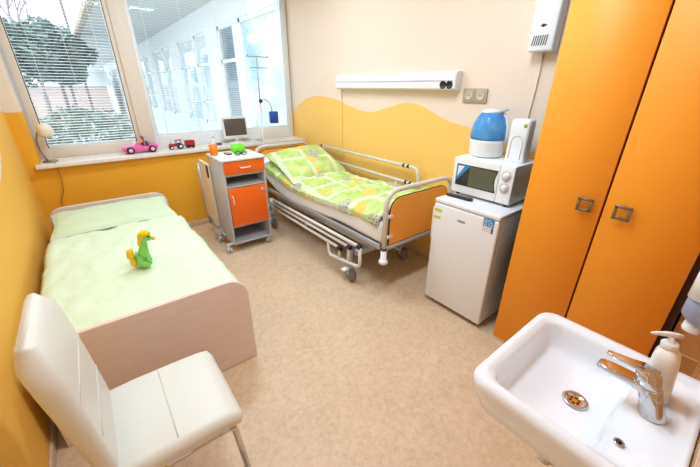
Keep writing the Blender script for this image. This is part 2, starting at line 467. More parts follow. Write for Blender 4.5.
def blind(x0, x1, z0, z1, y, label, tilt):
    root = thing('venetian_blind', label, 'blind', ((x0 + x1) / 2, y, z0), group='venetian blinds in the window')
    m = MB(); z = z0 + .02
    while z < z1 - .03:
        m.grid(2, 4, lambda u, v: (lerp(x0, x1, u), y + (v - .5) * .019, z + (v - .5) * .019 * math.tan(tilt) + .0015 * math.sin(PI * v)))
        z += .026
    m.build('slats', mt['slat'], root)
    MB().box(x0, x1, y - .012, y + .012, z0, z0 + .012, .003).build('bottom_rail', mt['slat'], root)
    MB().box(x0, x1, y - .014, y + .014, z1 - .025, z1, .003).build('head_rail', mt['slat'], root)
    L = x1 - x0
    for k in (.16, .5, .84) if L < 1.2 else (.06, .28, .5, .72, .94):
        MB().tube([(x0 + L * k, y - .012, z0), (x0 + L * k, y - .012, z1)], .002, 6).build('lift_cord', mt['white_plastic'], root)
blind(WX0 + .088, .438, SZ + .105, WT - .06, YG + .028, 'white venetian blind over the tree view in the left casement', .32)
blind(.672, XR - .094, SZ + .145, WT - .06, YG + .028, 'white venetian blind across the white wing seen in the wide window', .12)

# ------------------------------------------------------------------ ceiling lamps (out of the frame)
for i, (x, y, nm) in enumerate(((1.0, 1.1, 'flat ceiling lamp over the free floor near the sink'), (1.0, 2.9, 'flat ceiling lamp between the two beds near the window'))):
    r = thing('ceiling_lamp', nm, 'lamp', (x, y, ZC), group='flat ceiling lamps')
    MB().box(x - .62, x + .62, y - .15, y + .15, ZC - .06, ZC - .002, .01).build('housing', mt['white_enamel'], r)
    MB().box(x - .58, x + .58, y - .12, y + .12, ZC - .068, ZC - .058, .004).build('diffuser', mt['diffuser'], r)
    L = bpy.data.lights.new('ceiling_light', 'AREA'); L.shape = 'RECTANGLE'; L.size = 1.16; L.size_y = .24
    L.energy = 21; L.color = (.70, .89, 1.08)
    lo = bpy.data.objects.new('ceiling_light', L); COL.objects.link(lo); lo.parent = r; lo.location = (0, 0, -.075)

# ------------------------------------------------------------------ hospital bed
bed = thing('hospital_bed', 'adjustable hospital bed with orange foot panel and lowered side rails', 'bed', (2.0, 2.8, 0))
BX0, BX1, BY0, BY1 = 1.615, 2.375, 1.63, 4.0
def bedend(y, zr, zp0, zp1, nm, rr=.13, rx0=1.628, rx1=2.415):
    MB().tube([(rx0, y, .33), (rx0, y, zr), (rx1, y, zr), (rx1, y, .33)], .019, 14, bend=rr).build(nm + '_rail', mt['cream_tube'], bed)
    poly = rrect(1.672, 2.371, zp0, zp1, (.005, .005, .11, .11), 7)
    p = MB().prism(poly, y - .009, y + .009, 'XZ', .003).build(nm + '_panel', mt['orange_dark'], bed)
    e = MB().tube([(a, y, b) for a, b in rrect(1.671, 2.372, zp0 - .001, zp1 + .001, (.006, .006, .112, .112), 7)], .0058, 6, closed=True)
    e.build('panel_edging', mt['dark_gap'], p)
    MB().box(1.645, 2.40, y - .014, y + .014, zp0 - .04, zp0 - .008, .004).build('cross_bar', mt['grey_steel'], bed)
    for z in (zp0 + .07, zp0 + .24):
        for (a, b) in ((1.63, 1.70), (2.34, 2.41)): MB().box(a, b, y - .015, y + .015, z - .012, z + .012, .003).build('clamp', mt['offwhite_plastic'], bed)
    for x in (rx0, rx1):
        MB().lathe([(.0, .30), (.03, .302), (.038, .31), (.038, .328), (.03, .336), (.024, .338), (.024, .42), (0, .42)], (x, y, 0), n=20).build('bumper', mt['white_plastic'], bed)
        MB().lathe([(.0, .425), (.025, .425), (.025, .437), (0, .437)], (x, y, 0), n=16).build('collar', mt['black'], bed)
bedend(1.63, .898, .457, .835, 'foot')
bedend(4.0, .905, .50, .86, 'head')
# mattress with raised back
top_l = [(1.66, .635), (1.9, .645), (2.2, .638), (2.56, .607), (2.9, .600), (3.2, .62), (3.5, .67), (3.75, .73), (3.97, .79)]
bot_l = [(1.66, .462), (1.9, .462), (2.2, .468), (2.5, .445), (2.75, .430), (3.03, .415), (3.38, .44), (3.76, .56), (3.97, .63)]
rings = []
for i in range(40):
    y = lerp(1.665, 3.97, i / 39)
    zt, zb = interp(top_l, y), interp(bot_l, y)
    rings.append([(a, y, b) for a, b in rrect(1.618, 2.345, zb, zt, .045, 5)])
hm_ = MB().loft(rings).build('mattress', mt['linen']); tag(hm_, 'white mattress with raised head end under the green printed bedding', 'mattress')
# steel frame below
MB().box(1.622, 1.650, 1.68, 3.72, .405, .452, .006).build('side_bar', mt['grey_steel'], bed)
MB().box(2.335, 2.37, 1.68, 3.72, .408, .458, .006).build('side_bar', mt['offwhite_plastic'], bed)
ch = MB()
ch.box(1.72, 1.77, 1.85, 3.7, .30, .36, .005); ch.box(2.2, 2.25, 1.85, 3.7, .30, .36, .005)
for y in (1.95, 2.8, 3.6): ch.box(1.60, 2.34, y - .025, y + .025, .25, .30, .005)
ch.box(1.66, 2.36, 1.7, 3.7, .395, .43, .004)
ch.build('chassis', mt['grey_steel'], bed)
for (x, y) in ((1.56, 1.98), (2.22, 1.98), (1.56, 3.5), (2.22, 3.5)):
    lg = MB().tube([(x, y, .12), (x, y, .38)], .027, 12)
    lg.lathe([(0, .115), (.03, .118), (.032, .15), (.022, .16), (0, .16)], (x, y, 0), n=16)
    lg.box(x - .026, x + .026, y - .02, y + .02, .06, .13, .008)
    lg = lg.build('caster', mt['grey_steel'], bed)
    MB().lathe([(0, -.022), (.05, -.022), (.066, -.014), (.069, 0), (.066, .014), (.05, .022), (0, .022)], (x, y - .015, .069), axis='X', n=26).build('wheel', mt['rubber'], lg)
    MB().box(x - .085, x - .03, y - .03, y + .02, .128, .142, .005).build('brake_pedal', mt['white_plastic'], lg)
# lowered guard rail on the room side: three staggered bars with an end loop
gr = MB()
for (ya, za, yb, zb) in ((3.36, .400, 1.81, .412), (3.46, .355, 1.94, .360), (3.52, .300, 2.08, .295)):
    gr.tube([(1.525, ya, za), (1.525, yb, zb)], .0145, 12)
g = gr.build('guard_rail', mt['white_tube'], bed)
for (yb, zb) in ((1.81, .412), (1.94, .36), (2.08, .295)):
    MB().lathe([(0, -.02), (.02, -.02), (.021, 0), (.02, .02), (0, .02)], (1.525, yb, zb - .004), axis='Y', n=14).build('rail_joint', mt['black'], g)
lp = MB()
lp.tube([(1.525, 1.80, .405), (1.525, 1.80, .225), (1.525, 2.24, .165), (1.525, 2.26, .30)], .0145, 12, bend=.05)
lp.tube([(1.525, 1.94, .355), (1.525, 1.95, .205)], .012, 10); lp.tube([(1.525, 2.08, .29), (1.525, 2.09, .187)], .012, 10)
lp.build('rail_loop', mt['white_tube'], bed)
lp = MB(); lp.tube([(1.525, 3.36, .40), (1.525, 3.40, .23), (1.525, 3.6, .20), (1.525, 3.56, .30)], .0135, 12, bend=.05)
lp.build('rail_loop', mt['white_tube'], bed)
# raised guard rail on the wall side
MB().tube([(2.375, 3.60, .905), (2.375, 1.985, .902), (2.375, 1.965, .742), (2.375, 3.60, .752)], .0155, 12, bend=.06).build('guard_rail', mt['cream_tube'], bed)
for (y, z) in ((2.16, .902), (2.12, .743), (2.10, .902), (2.06, .743), (3.60, .905), (3.60, .752)):
    MB().tube([(2.375, y - .012, z), (2.375, y + .012, z)], .0185, 12).build('rail_clip', mt['black'], bed)
for y in (2.25, 3.35): MB().tube([(2.375, y, .742), (2.375, y, .43)], .012, 10).build('rail_post', mt['cream_tube'], bed)

# duvet and pillow of the hospital bed
def duvet_z(x, y):
    e = interp(top_l, y) + .045
    u = (x - 1.62) / (2.34 - 1.62)
    z = e + .035 * math.sin(PI * min(max(u, 0), 1)) ** .6 * (1 + .4 * fbm(x, y, 1, 4)) + .02 * fbm(x, y, 3, 9) + .03 * min(max(u, 0), 1)
    if y < 1.80: z += .06 * math.sin(PI * min(1, (1.84 - y) / .16)) * (.6 + .5 * u)
    return z
def dv(u, v):
    y = lerp(1.69, 3.72, v); s = u * 1.0
    # u: left skirt -> top -> right skirt
    if s < .1:
        k = s / .1; return (1.603 + .012 * fbm(1, y, 0, 7), y, lerp(interp(top_l, y) - .03 + .02 * fbm(2, y, 5, 5), duvet_z(1.63, y) - .03, k))
    if s > .93:
        k = (s - .93) / .07; return (2.352, y, lerp(duvet_z(2.34, y) - .01, interp(top_l, y) - .01, k))
    k = (s - .1) / .83; x = lerp(1.618, 2.348, k)
    edge = min(k, 1 - k) * 14
    return (x, y, duvet_z(x, y) - .025 * max(0, 1 - edge))
MB().grid(64, 110, dv).build('duvet', mt['print'], None, solid=.02)
dvo = bpy.data.objects['duvet']; tag(dvo, 'lime green printed duvet with pale check and grey dotted patches', 'duvet')
def cushion(mb, fn, W, H, T, n=30, k=.32):
    """pillow: fn maps (u, v, w) in metres of the pillow frame to world"""
    for side in (1, -1):
        def f(u, v, side=side):
            a, b = u * 2 - 1, v * 2 - 1
            h = max(0, (1 - a ** 4) * (1 - b ** 4)) ** k_
            pin = 1 - .06 * (1 - abs(b)) * abs(a) ** 6
            pin2 = 1 - .06 * (1 - abs(a)) * abs(b) ** 6
            return fn(a * W / 2 * pin, b * H / 2 * pin2, side * T / 2 * h)
        k_ = k * 1.4
        mb.grid(n, n, f)
    bmesh.ops.remove_doubles(mb.bm, verts=mb.bm.verts[:], dist=1e-4)
    return mb
def pf(a, b, w):
    # a along x, b up the slope (+y)
    th = .32
    y = 3.355 + b * math.cos(th) - w * math.sin(th); z = .775 + b * math.sin(th) + w * math.cos(th) + .05 * a
    return (1.985 + a + .012 * fbm(a, b, w, 4), y + .05 * (a), z + .012 * fbm(a, b, w + 4, 6))
pl = cushion(MB(), pf, .75, .68, .17).build('pillow', mt['print']); tag(pl, 'plump lime green printed pillow propped on the hospital bed', 'pillow')

# ------------------------------------------------------------------ drip pole with blue cup lamp
iv = thing('drip_pole', 'slim white drip pole with cross hooks rising behind the hospital bed head', 'stand', (1.76, 4.06, 0))
PX, PY = 1.79, 4.06
MB().tube([(PX - .03, PY, .03), (PX, PY, 1.40)], .012, 12).build('lower_tube', mt['white_tube'], iv)
MB().tube([(PX, PY, 1.38), (PX + .01, PY, 1.93)], .008, 10).build('upper_tube', mt['grey_steel'], iv)
b = MB()
for k in range(5):
    a = 2 * PI * k / 5 + .3; b.tube([(PX, PY, .05), (PX + .085 * math.cos(a), PY + .075 * math.sin(a), .02)], .009, 8)
b.build('foot', mt['grey_steel'], iv)
h = MB()
h.tube([(PX - .10, PY, 1.915), (PX + .15, PY, 1.915)], .0045, 8); h.tube([(PX - .08, PY, 1.80), (PX + .14, PY, 1.80)], .004, 8)
for dx in (-.10, .15): h.ball((PX + dx, PY, 1.92), .009, .009, .009, 8)
h.build('hook_bar', mt['brushed'], iv)
MB().ball((PX + .005, PY - .01, 1.435), .026, .022, .024, 14).build('clamp', mt['black'], iv)
lampb = MB().tube([(PX + .01, PY - .015, 1.44), (PX + .06, PY - .02, 1.46), (PX + .12, PY - .03, 1.40), (PX + .135, PY - .03, 1.31)], .007, 8, bend=.03)
lampb.build('gooseneck', mt['grey_steel'], iv)
MB().tube([(PX - .005, PY - .015, 1.43), (PX - .06, PY - .02, 1.38), (PX - .09, PY - .03, 1.22), (PX - .06, PY - .02, 1.05), (PX - .01, PY - .02, .98)], .004, 8, bend=.05).build('tube_line', mt['white_plastic'], iv)
MB().lathe([(0, 1.175), (.052, 1.175), (.056, 1.18), (.058, 1.30), (.05, 1.312), (0, 1.315)], (PX + .15, PY - .03, 0), n=24).build('blue_cup', mt['blue'], iv)

# ------------------------------------------------------------------ bedside trolley
tr = thing('bedside_trolley', 'grey wheeled bedside trolley with orange drawer and door', 'trolley', (1.18, 3.42, 0))
TX0, TX1, TY0, TY1, TB, TT = .935, 1.362, 3.12, 3.53, .085, .948
body = MB()
body.box(TX0, TX0 + .02, TY0 + .01, TY1, TB, TT, .003); body.box(TX1 - .02, TX1, TY0 + .01, TY1, TB, TT, .003)
body.box(TX0, TX1, TY1 - .012, TY1, TB, TT)
for z in (TB, .272, .688, .802): body.box(TX0 + .018, TX1 - .018, TY0 + .012, TY1 - .005, z, z + .018, .002)
body.build('carcass', mt['grey_plastic'], tr)
MB().box(TX0 - .012, TX1 + .012, TY0 - .012, TY1 + .04, TT, TT + .022, .006).build('top', mt['offwhite_plastic'], tr)
d = MB().box(TX0 + .012, TX1 - .012, TY0 - .006, TY0 + .012, .822, .942, .004).build('drawer', mt['orange_trolley'], tr)
MB().tube([(1.10, TY0 - .004, .885), (1.11, TY0 - .022, .88), (1.19, TY0 - .022, .88), (1.20, TY0 - .004, .885)], .0055, 8, bend=.01).build('handle', mt['white_plastic'], d)
d = MB().box(TX0 + .022, TX1 - .022, TY0 - .006, TY0 + .012, .29, .684, .004).build('door', mt['orange_trolley'], tr)
MB().tube([(.985, TY0 - .004, .615), (.987, TY0 - .02, .605), (.991, TY0 - .02, .53), (.987, TY0 - .004, .52)], .0055, 8, bend=.01).build('handle', mt['white_plastic'], d)
MB().lathe([(0, 0), (.016, 0), (.016, .008), (0, .01)], (TX1 - .065, TY0 - .016, .635), axis='Y', n=16).build('lock', mt['grey_plastic'], d)
for (x, y) in ((TX0 - .05, TY0 + .05), (TX1 - .035, TY0 + .05), (TX0 - .03, TY1 - .03), (TX1 - .03, TY1 - .04)):
    c = MB().tube([(x, y, .05), (x, y, TB)], .01, 8).box(min(x - .012, TX0 + .02) if x < 1.1 else x - .012, max(x + .012, TX0 + .03) if x < 1.1 else x + .012, y - .012, y + .012, .085, .103).box(x - .018, x + .018, y - .012, y + .012, .03, .058, .004).build('caster', mt['offwhite_plastic'], tr)
    w = MB()
    for s in (-.016, .016): w.lathe([(0, -.008), (.024, -.008), (.027, 0), (.024, .008), (0, .008)], (x + s, y - .01, .0275), axis='X', n=18)
    w.build('wheel', mt['grey_plastic'], c)
# folded bed table hanging at the left side
fr = MB()
fr.tube([(.925, 3.97, .80), (.928, 3.96, .42), (.93, 3.90, .10)], .018, 10)
fr.tube([(.93, 3.36, .12), (.93, 3.90, .10)], .014, 10)
fr.box(.885, .95, 3.52, 3.60, .052, .112, .006)
fr.box(.925, .965, 3.45, 3.6, .12, .15, .004)
fr.build('table_frame', mt['grey_steel'], tr)
MB().prism(rrect(3.545, 3.90, .20, .86, .03), .915, .939, 'YZ', .004).build('folding_leaf', mt['beech'], tr)
MB().box(.905, .9155, 3.55, 3.60, .72, .85, .004).build('leaf_catch', mt['black'], tr)

# things on the trolley
TZ = TT + .0225
cp = MB().lathe([(0, 0), (.034, 0), (.037, .005), (.042, .10), (.039, .101), (.034, .01), (0, .008)], (.965, 3.42, TZ), n=26).build('drinking_cup', mt['orange_cup'])
tag(cp, 'orange plastic cup at the left end of the trolley top', 'cup')
pp = MB().box(1.01, 1.13, 3.28, 3.46, TZ, TZ + .003).build('paper_sheet', mt['paper']); tag(pp, 'white paper sheet lying on the trolley top', 'paper')
ph = thing('phone', 'small dark phone lying on the white paper on the trolley', 'phone', (1.085, 3.37, TZ + .0035))
MB().prism(rrect(-.027, .027, -.055, .055, .01), 0, .012, 'XY', .002).build('phone_body', mt['black'], ph, local=True)
kp = MB()
for i in range(3):
    for j in range(4): kp.box(-.020 + i * .014, -.010 + i * .014, -.046 + j * .012, -.038 + j * .012, .0118, .0135)
kp.build('keypad', mt['grey_plastic'], ph, local=True)
MB().box(-.020, .020, .008, .044, .0118, .013).build('display', mt['bluegrey'], ph, local=True)
gb = MB(); gb.loft([[(a, b, TZ + z) for a, b in rrect(1.165 - e, 1.275 + e, 3.40 - e, 3.50 + e, .02)] for e, z in ((0, 0), (.004, .007), (.008, .075), (.005, .075), (.0, .012))])
gb = gb.build('plastic_box', mt['green']); tag(gb, 'bright green open plastic box on the trolley top', 'box')
gl = thing('eyeglasses', 'dark folded eyeglasses lying in front of the green box', 'glasses', (1.18, 3.28, TZ))
m = MB()
for q_ in (-1, 1): m.tube([(q_ * .033 + .026 * math.cos(a), -.015, .0205 + .019 * math.sin(a)) for a in [2 * PI * q / 16 for q in range(16)]], .004, 6, closed=True)
m.tube([(-.008, -.015, .025), (.008, -.015, .025)], .004, 6); m.build('rim', mt['black'], gl, local=True)
for q_ in (-1, 1): MB().tube([(q_ * .060, -.015, .025), (q_ * .057, .01, .018), (-q_ * .03, .015 + q_ * .006, .0045)], .0035, 6).build('temple', mt['black'], gl, local=True)

# ------------------------------------------------------------------ things on the window sill
mo = thing('monitor', 'small grey flat monitor standing on the window sill', 'monitor', (1.53, 4.32, SZ))
RX = Matrix.Translation((1.535, 4.32, SZ + .02)) @ Matrix.Rotation(-.10, 4, 'X') @ Matrix.Rotation(.0, 4, 'Z')
fr = MB(); fr.box(-.165, .165, -.02, .02, .03, .30, .012, 3, xf=RX); fr.build('housing', mt['offwhite_plastic'], mo)
MB().box(-.138, .138, -.0225, -.018, .072, .275, .002, xf=RX).build('screen', mt['screen'], mo)
bt = MB()
for i in range(6): bt.lathe([(0, 0), (.006, 0), (.005, .003), (0, .003)], (-.07 + i * .028, -.0235, .05), axis='Y', n=10, xf=RX)
bt.build('button', mt['grey_plastic'], mo)
MB().tube([(1.535, 4.33, SZ + .012), (1.535, 4.335, SZ + .08)], .022, 12).build('neck', mt['offwhite_plastic'], mo)
MB().lathe([(0, 0), (.10, 0), (.10, .008), (.03, .018), (0, .018)], (1.535, 4.32, SZ), n=28, sy=.7).build('base', mt['offwhite_plastic'], mo)
cb = MB().tube([(1.72, 4.19, SZ + .005), (1.75, 4.2, SZ + .03), (1.79, 4.22, SZ + .005), (1.76, 4.25, SZ + .04), (1.82, 4.24, SZ + .01), (1.86, 4.18, SZ + .006), (1.80, 4.16, SZ + .02), (1.78, 4.20, SZ + .05)], .005, 8, bend=.03).build('cable', mt['grey_plastic'])
tag(cb, 'tangled grey cable lying on the sill beside the drip pole', 'cable')
bo = thing('medicine_bottle', 'small white bottle with dark cap on the sill left of the monitor', 'bottle', (1.23, 4.30, SZ))
MB().lathe([(0, 0), (.026, 0), (.028, .006), (.028, .06), (.012, .08), (.012, .088), (0, .088)], (1.23, 4.30, SZ), n=20).build('bottle_body', mt['white_plastic'], bo)
MB().lathe([(0, .086), (.014, .086), (.014, .108), (0, .108)], (1.23, 4.30, SZ), n=16).build('cap', mt['grey_plastic'], bo)
bx = MB().box(1.255, 1.315, 4.245, 4.285, SZ, SZ + .028, .003).build('small_box', mt['ink']); tag(bx, 'tiny dark box on the sill beside the white bottle', 'box')

# pink toy car
car = thing('toy_car', 'pink open toy car with a doll driver on the window sill', 'toy car', (.44, 4.29, SZ), .03)
side = [(-.165, .03), (-.165, .055), (-.155, .07), (-.10, .083), (-.05, .088), (.02, .082), (.03, .066), (.09, .066), (.10, .092), (.15, .09), (.165, .075), (.168, .035), (.15, .024), (-.14, .02)]
MB().prism(side, -.065, .065, 'XZ', .014, seg=3, smooth=True).build('car_body', mt['pink'], car, local=True)
MB().prism([(-.058, .084), (-.05, .086), (-.028, .125), (-.034, .127)], -.055, .055, 'XZ', .002).build('windscreen', mt['pink_light'], car, local=True)
MB().box(.062, .085, -.05, .05, .06, .115, .008).build('seat', mt['ink'], car, local=True)
for sx in (-.10, .108):
    for sy in (-.068, .068):
        w = MB().lathe([(0, -.014), (.022, -.014), (.034, -.012), (.037, 0), (.034, .012), (.022, .014), (0, .014)], (sx, sy, .037), axis='Y', n=24).build('wheel', mt['black'], car, local=True)
        MB().lathe([(0, -.0165), (.019, -.016), (.021, -.012), (.021, .012), (.019, .016), (0, .0165)], (sx, sy, .037), axis='Y', n=18).build('hubcap', mt['pink_light'], w, local=True)
dl = thing('doll', 'small brown haired doll sitting in the pink toy car', 'doll', (.47, 4.285, SZ + .068))
m = MB(); m.tube([(0, 0, 0), (.002, 0, .03), (0, 0, .055), (0, 0, .068)], [.018, .016, .019, .007], 10); m.ball((0, -.002, .082), .015, .015, .018, 14)
for s in (-1, 1): m.tube([(0, s * .02, .052), (-.022, s * .024, .034), (-.05, s * .018, .036)], [.007, .006, .005], 8)
m.build('body', mt['skin'], dl, local=True)
m = MB(); m.ball((.005, 0, .086), .019, .019, .019, 12); m.ball((.014, 0, .068), .012, .016, .022, 10); m.build('hair', mt['brown_hair'], dl, local=True)
m = MB(); m.lathe([(0, .0), (.0205, .004), (.0195, .03), (.0205, .05), (.01, .058), (0, .058)], n=14); m.build('dress', mt['red'], dl, local=True)

# toy tractor and trailer
tc = thing('toy_tractor', 'dark red toy tractor on the sill, hitched before the trailer', 'toy tractor', (.80, 4.28, SZ), .03)
MB().box(-.075, .01, -.018, .018, .032, .062, .006).box(.0, .06, -.025, .025, .028, .052, .005).build('hood', mt['red'], tc, local=True)
for x in (.005, .055):
    for y in (-.024, .024): MB().tube([(x, y, .05), (x, y, .098)], .003, 6).build('cab_post', mt['black'], tc, local=True)
MB().box(-.004, .066, -.03, .03, .096, .103, .003).build('cab_roof', mt['red'], tc, local=True)
MB().tube([(-.05, .0, .06), (-.05, 0, .09)], .003, 6).build('exhaust', mt['black'], tc, local=True)
for (x, r, yy) in ((-.055, .021, .026), (.04, .032, .034)):
    for s in (-1, 1):
        w = MB().lathe([(0, -.010), (r * .6, -.010), (r * .93, -.008), (r, 0), (r * .93, .008), (r * .6, .01), (0, .01)], (x, s * yy, r), axis='Y', n=20).build('wheel', mt['black'], tc, local=True)
        MB().lathe([(0, -.0115), (r * .5, -.011), (r * .52, .011), (0, .0115)], (x, s * yy, r), axis='Y', n=14).build('hub', mt['paper'], w, local=True)
tl = thing('toy_trailer', 'red toy trailer standing behind the toy tractor on the sill', 'toy trailer', (.955, 4.30, SZ), .03)
m = MB(); m.box(-.05, .05, -.035, .035, .034, .04); m.box(-.05, .05, -.035, -.031, .04, .082); m.box(-.05, .05, .031, .035, .04, .082); m.box(-.05, -.046, -.035, .035, .04, .082); m.box(.046, .05, -.035, .035, .04, .082)
m.build('bed', mt['red'], tl, local=True)
MB().tube([(-.05, 0, .034), (-.085, 0, .03)], .003, 6).build('drawbar', mt['black'], tl, local=True)
MB().box(-.04, .04, -.028, .028, .04, .07, .01).build('load', mt['dark_gap'], tl, local=True)
for x in (-.024, .026):
    for s in (-1, 1):
        w = MB().lathe([(0, -.008), (.012, -.008), (.019, -.006), (.020, 0), (.019, .006), (.012, .008), (0, .008)], (x, s * .03, .020), axis='Y', n=18).build('wheel', mt['black'], tl, local=True)

# desk lamp at the left end of the sill
dk = thing('desk_lamp', 'small cream desk lamp with round shade at the left end of the sill', 'lamp', (-.325, 4.25, SZ))
MB().lathe([(0, 0), (.055, 0), (.06, .006), (.052, .013), (.03, .014), (0, .014)], (-.325, 4.25, SZ), n=28).build('base', mt['brushed'], dk)
MB().tube([(-.345, 4.25, SZ + .012), (-.37, 4.26, SZ + .10), (-.372, 4.27, SZ + .20), (-.345, 4.28, SZ + .28), (-.31, 4.28, SZ + .29)], .0065, 8, bend=.04).build('stem', mt['brushed'], dk)
MB().lathe([(0, .345), (.025, .342), (.052, .325), (.062, .295), (.058, .245), (.045, .225), (.04, .226), (.05, .26), (.05, .30), (0, .33)], (-.288, 4.28, SZ), n=28).build('shade', mt['lamp_shade'], dk)
pc = MB().tube([(-.30, 4.20, SZ + .008), (-.29, 4.13, SZ + .01), (-.285, 4.105, SZ - .02), (-.28, 4.13, SZ - .14), (-.30, 4.13, .66), (-.345, 4.135, .58), (-.35, 4.135, .50)], .005, 8, bend=.05).build('power_cord', mt['brown_cable']); tag(pc, 'thin tan power cord hanging below the desk lamp', 'cord')

# ------------------------------------------------------------------ low bed
lb = thing('low_bed', 'low beige wooden bed along the yellow wall', 'bed', (.05, 2.7, 0))
LX0, LX1 = -.445, .525
MB().prism(rrect(LX0, LX1, 0, .60, (.004, .004, .12, .12), 8), 1.632, 1.660, 'XZ', .005).build('footboard', mt['bedwood'], lb)
MB().prism(rrect(LX0, LX1 - .01, 0, .60, (.004, .004, .12, .12), 8), 3.77, 3.80, 'XZ', .006).build('headboard', mt['bededge'], lb)
MB().box(LX1 - .035, LX1 - .01, 1.655, 3.775, .14, .36, .003).build('side_board', mt['bedwood'], lb)
MB().box(LX0 + .005, LX0 + .03, 1.655, 3.775, .14, .36, .003).build('side_board', mt['bedwood'], lb)
MB().box(LX0 + .03, LX1 - .035, 1.665, 3.765, .22, .26).build('slat_base', mt['beech'], lb)
mtr = MB().box(LX0 + .035, LX1 - .035, 1.67, 3.76, .26, .49, .04, 4).build('mattress', mt['mattress']); tag(mtr, 'white mattress under the pale mint bedding of the low bed', 'mattress')
def lz(x, y):
    z = .535 + .018 * fbm(x, y, 0, 2.2) + .010 * fbm(x + .4 * y, y * .6 - x, 7, 7) + .006 * fbm(x, y * 2.5, 2, 6)
    return z
def ld(u, v):
    y = lerp(1.672, 3.20, v)
    y += .0
    if u > .86:
        k = (u - .86) / .14; w = .012 * fbm(3, y, 0, 5)
        return (LX1 - .008 + w + .008 * k, y, lerp(lz(LX1 - .03, y) - .03, .40 + .03 * fbm(0, y, 9, 3), k))
    k = u / .86; x = lerp(LX0 + .012, LX1 - .02, k)
    e = max(0, 1 - min(k, (1 - k)) * 16)
    z = lz(x, y) - .025 * e * e
    if y < 1.75: z -= .03 * ((1.75 - y) / .08) ** 2 * .6
    if y > 3.10: z -= .02 * ((y - 3.10) / .10) ** 2
    return (x, y, z)
du = MB().grid(60, 100, ld).build('duvet', mt['mint'], None, solid=.03); tag(du, 'smooth pale mint duvet spread over the low bed', 'duvet')
def lp_(a, b, w):
    th = .06
    return (.035 + a, 3.45 + b * math.cos(th) - w * math.sin(th), .538 + b * math.sin(th) + w * math.cos(th) + .012 * fbm(a, b, w, 5))
lpil = cushion(MB(), lp_, .90, .56, .085, 34, .22).build('pillow', mt['mint_pillow']); tag(lpil, 'wide pale mint pillow at the head of the low bed', 'pillow')

# plush pony: sitting, facing the room
py = thing('plush_pony', 'green plush pony with yellow mane sitting on the mint duvet', 'soft toy', (.090, 2.25, .548), -.15)
py.scale = (.88, .88, .92)
def skin(name, verts, edges, radii, m, parent, lvl=2):
    me = bpy.data.meshes.new(name); me.from_pydata(verts, edges, []); o = bpy.data.objects.new(name, me)
    COL.objects.link(o); o.parent = parent
    md = o.modifiers.new('skin', 'SKIN')
    me.skin_vertices.new() if not me.skin_vertices else None
    for i, r in enumerate(radii):
        rr = r if isinstance(r, tuple) else (r, r)
        me.skin_vertices[0].data[i].radius = rr
    me.skin_vertices[0].data[0].use_root = True
    s = o.modifiers.new('sub', 'SUBSURF'); s.levels = s.render_levels = lvl
    me.materials.append(m); return o
V = [(-.015, 0, .06), (.012, 0, .09), (.026, 0, .13), (.034, 0, .172), (.040, 0, .205), (.066, 0, .200), (.090, 0, .188),
     (.030, -.026, .07), (.040, -.028, .03), (.05, -.028, .012),
     (.030, .026, .07), (.040, .028, .03), (.05, .028, .012),
     (-.015, -.042, .035), (.02, -.052, .024), (.045, -.052, .013), (-.015, .042, .035), (.02, .052, .024), (.045, .052, .013)]
Ed = [(0, 1), (1, 2), (2, 3), (3, 4), (4, 5), (5, 6), (1, 7), (7, 8), (8, 9), (1, 10), (10, 11), (11, 12), (0, 13), (13, 14), (14, 15), (0, 16), (16, 17), (17, 18)]
Rd = [.046, .038, .027, .025, .029, .027, .018, .018, .014, .016, .018, .014, .016, .029, .021, .017, .029, .021, .017]
skin('body', V, Ed, Rd, mt['pony_green'], py)
m = MB(); m.ball((.050, 0, .230), .036, .031, .024, 14); m.ball((.024, 0, .205), .022, .024, .036, 12); m.ball((.010, 0, .165), .015, .018, .032, 12); m.ball((.072, 0, .226), .018, .016, .014, 10)
m.build('mane', mt['pony_yellow'], py, local=True)
m = MB(); m.tube([(-.045, 0, .045), (-.066, .0, .085), (-.062, .0, .12), (-.045, 0, .135)], [.018, .026, .022, .008], 12); m.ball((-.055, -.008, .04), .024, .028, .036, 12)
m.build('tail', mt['pony_orange'], py, local=True)
for s_ in (-1, 1):
    MB().lathe([(0, 0), (.010, .0), (.008, .015), (0, .027)], (.036, s_ * .026, .226), n=10).build('ear', mt['pony_yellow'], py, local=True)
    MB().ball((.072, s_ * .0245, .212), .006, .005, .008, 10).build('eye', mt['black'], py, local=True)
MB().ball((.098, 0, .186), .013, .016, .013, 12).build('muzzle', mt['pony_orange'], py, local=True)

# ------------------------------------------------------------------ chair
chr_ = thing('padded_chair', 'ivory padded chair on chrome legs in front of the low bed', 'chair', (-.02, 1.15, 0))
CY0, CY1 = .925, 1.36
rings = []
for (x, z, tk) in ((-.255, .425, .03), (-.245, .43, .08), (-.1, .435, .085), (.05, .432, .085), (.155, .43, .08), (.195, .425, .065), (.212, .42, .03)):
    w = 0 if x > -.24 else 0
    inset = .02 if tk < .05 else 0
    rings.append([(x, a, b) for a, b in rrect(CY0 + inset, CY1 - inset, z - tk / 2, z + tk / 2, min(.035, tk * .45), 5)])
MB().loft(rings).build('seat', mt['leather'], chr_)
sm = MB().tube([(-.01, CY0 + .03, .4752), (-.01, CY1 - .03, .4752)], .0025, 6)
sm.build('seat_seam', mt['seam'], chr_)
rings = []
bk = [(-.205, .40, .035), (-.206, .43, .050), (-.214, .55, .056), (-.228, .70, .064), (-.243, .85, .070), (-.254, .94, .070), (-.260, .980, .05), (-.263, .994, .02)]
for (x, z, tk) in bk:
    ins = .0 if z < .92 else (.008 if z < .95 else (.022 if z < .97 else .05))
    rings.append([(x + a, b, z) for a, b in rrect(-tk / 2, tk / 2, CY0 + .025 + ins, CY1 - ins, min(.034, tk * .45), 6)])
MB().loft(rings).build('backrest', mt['leather'], chr_)
sm = MB()
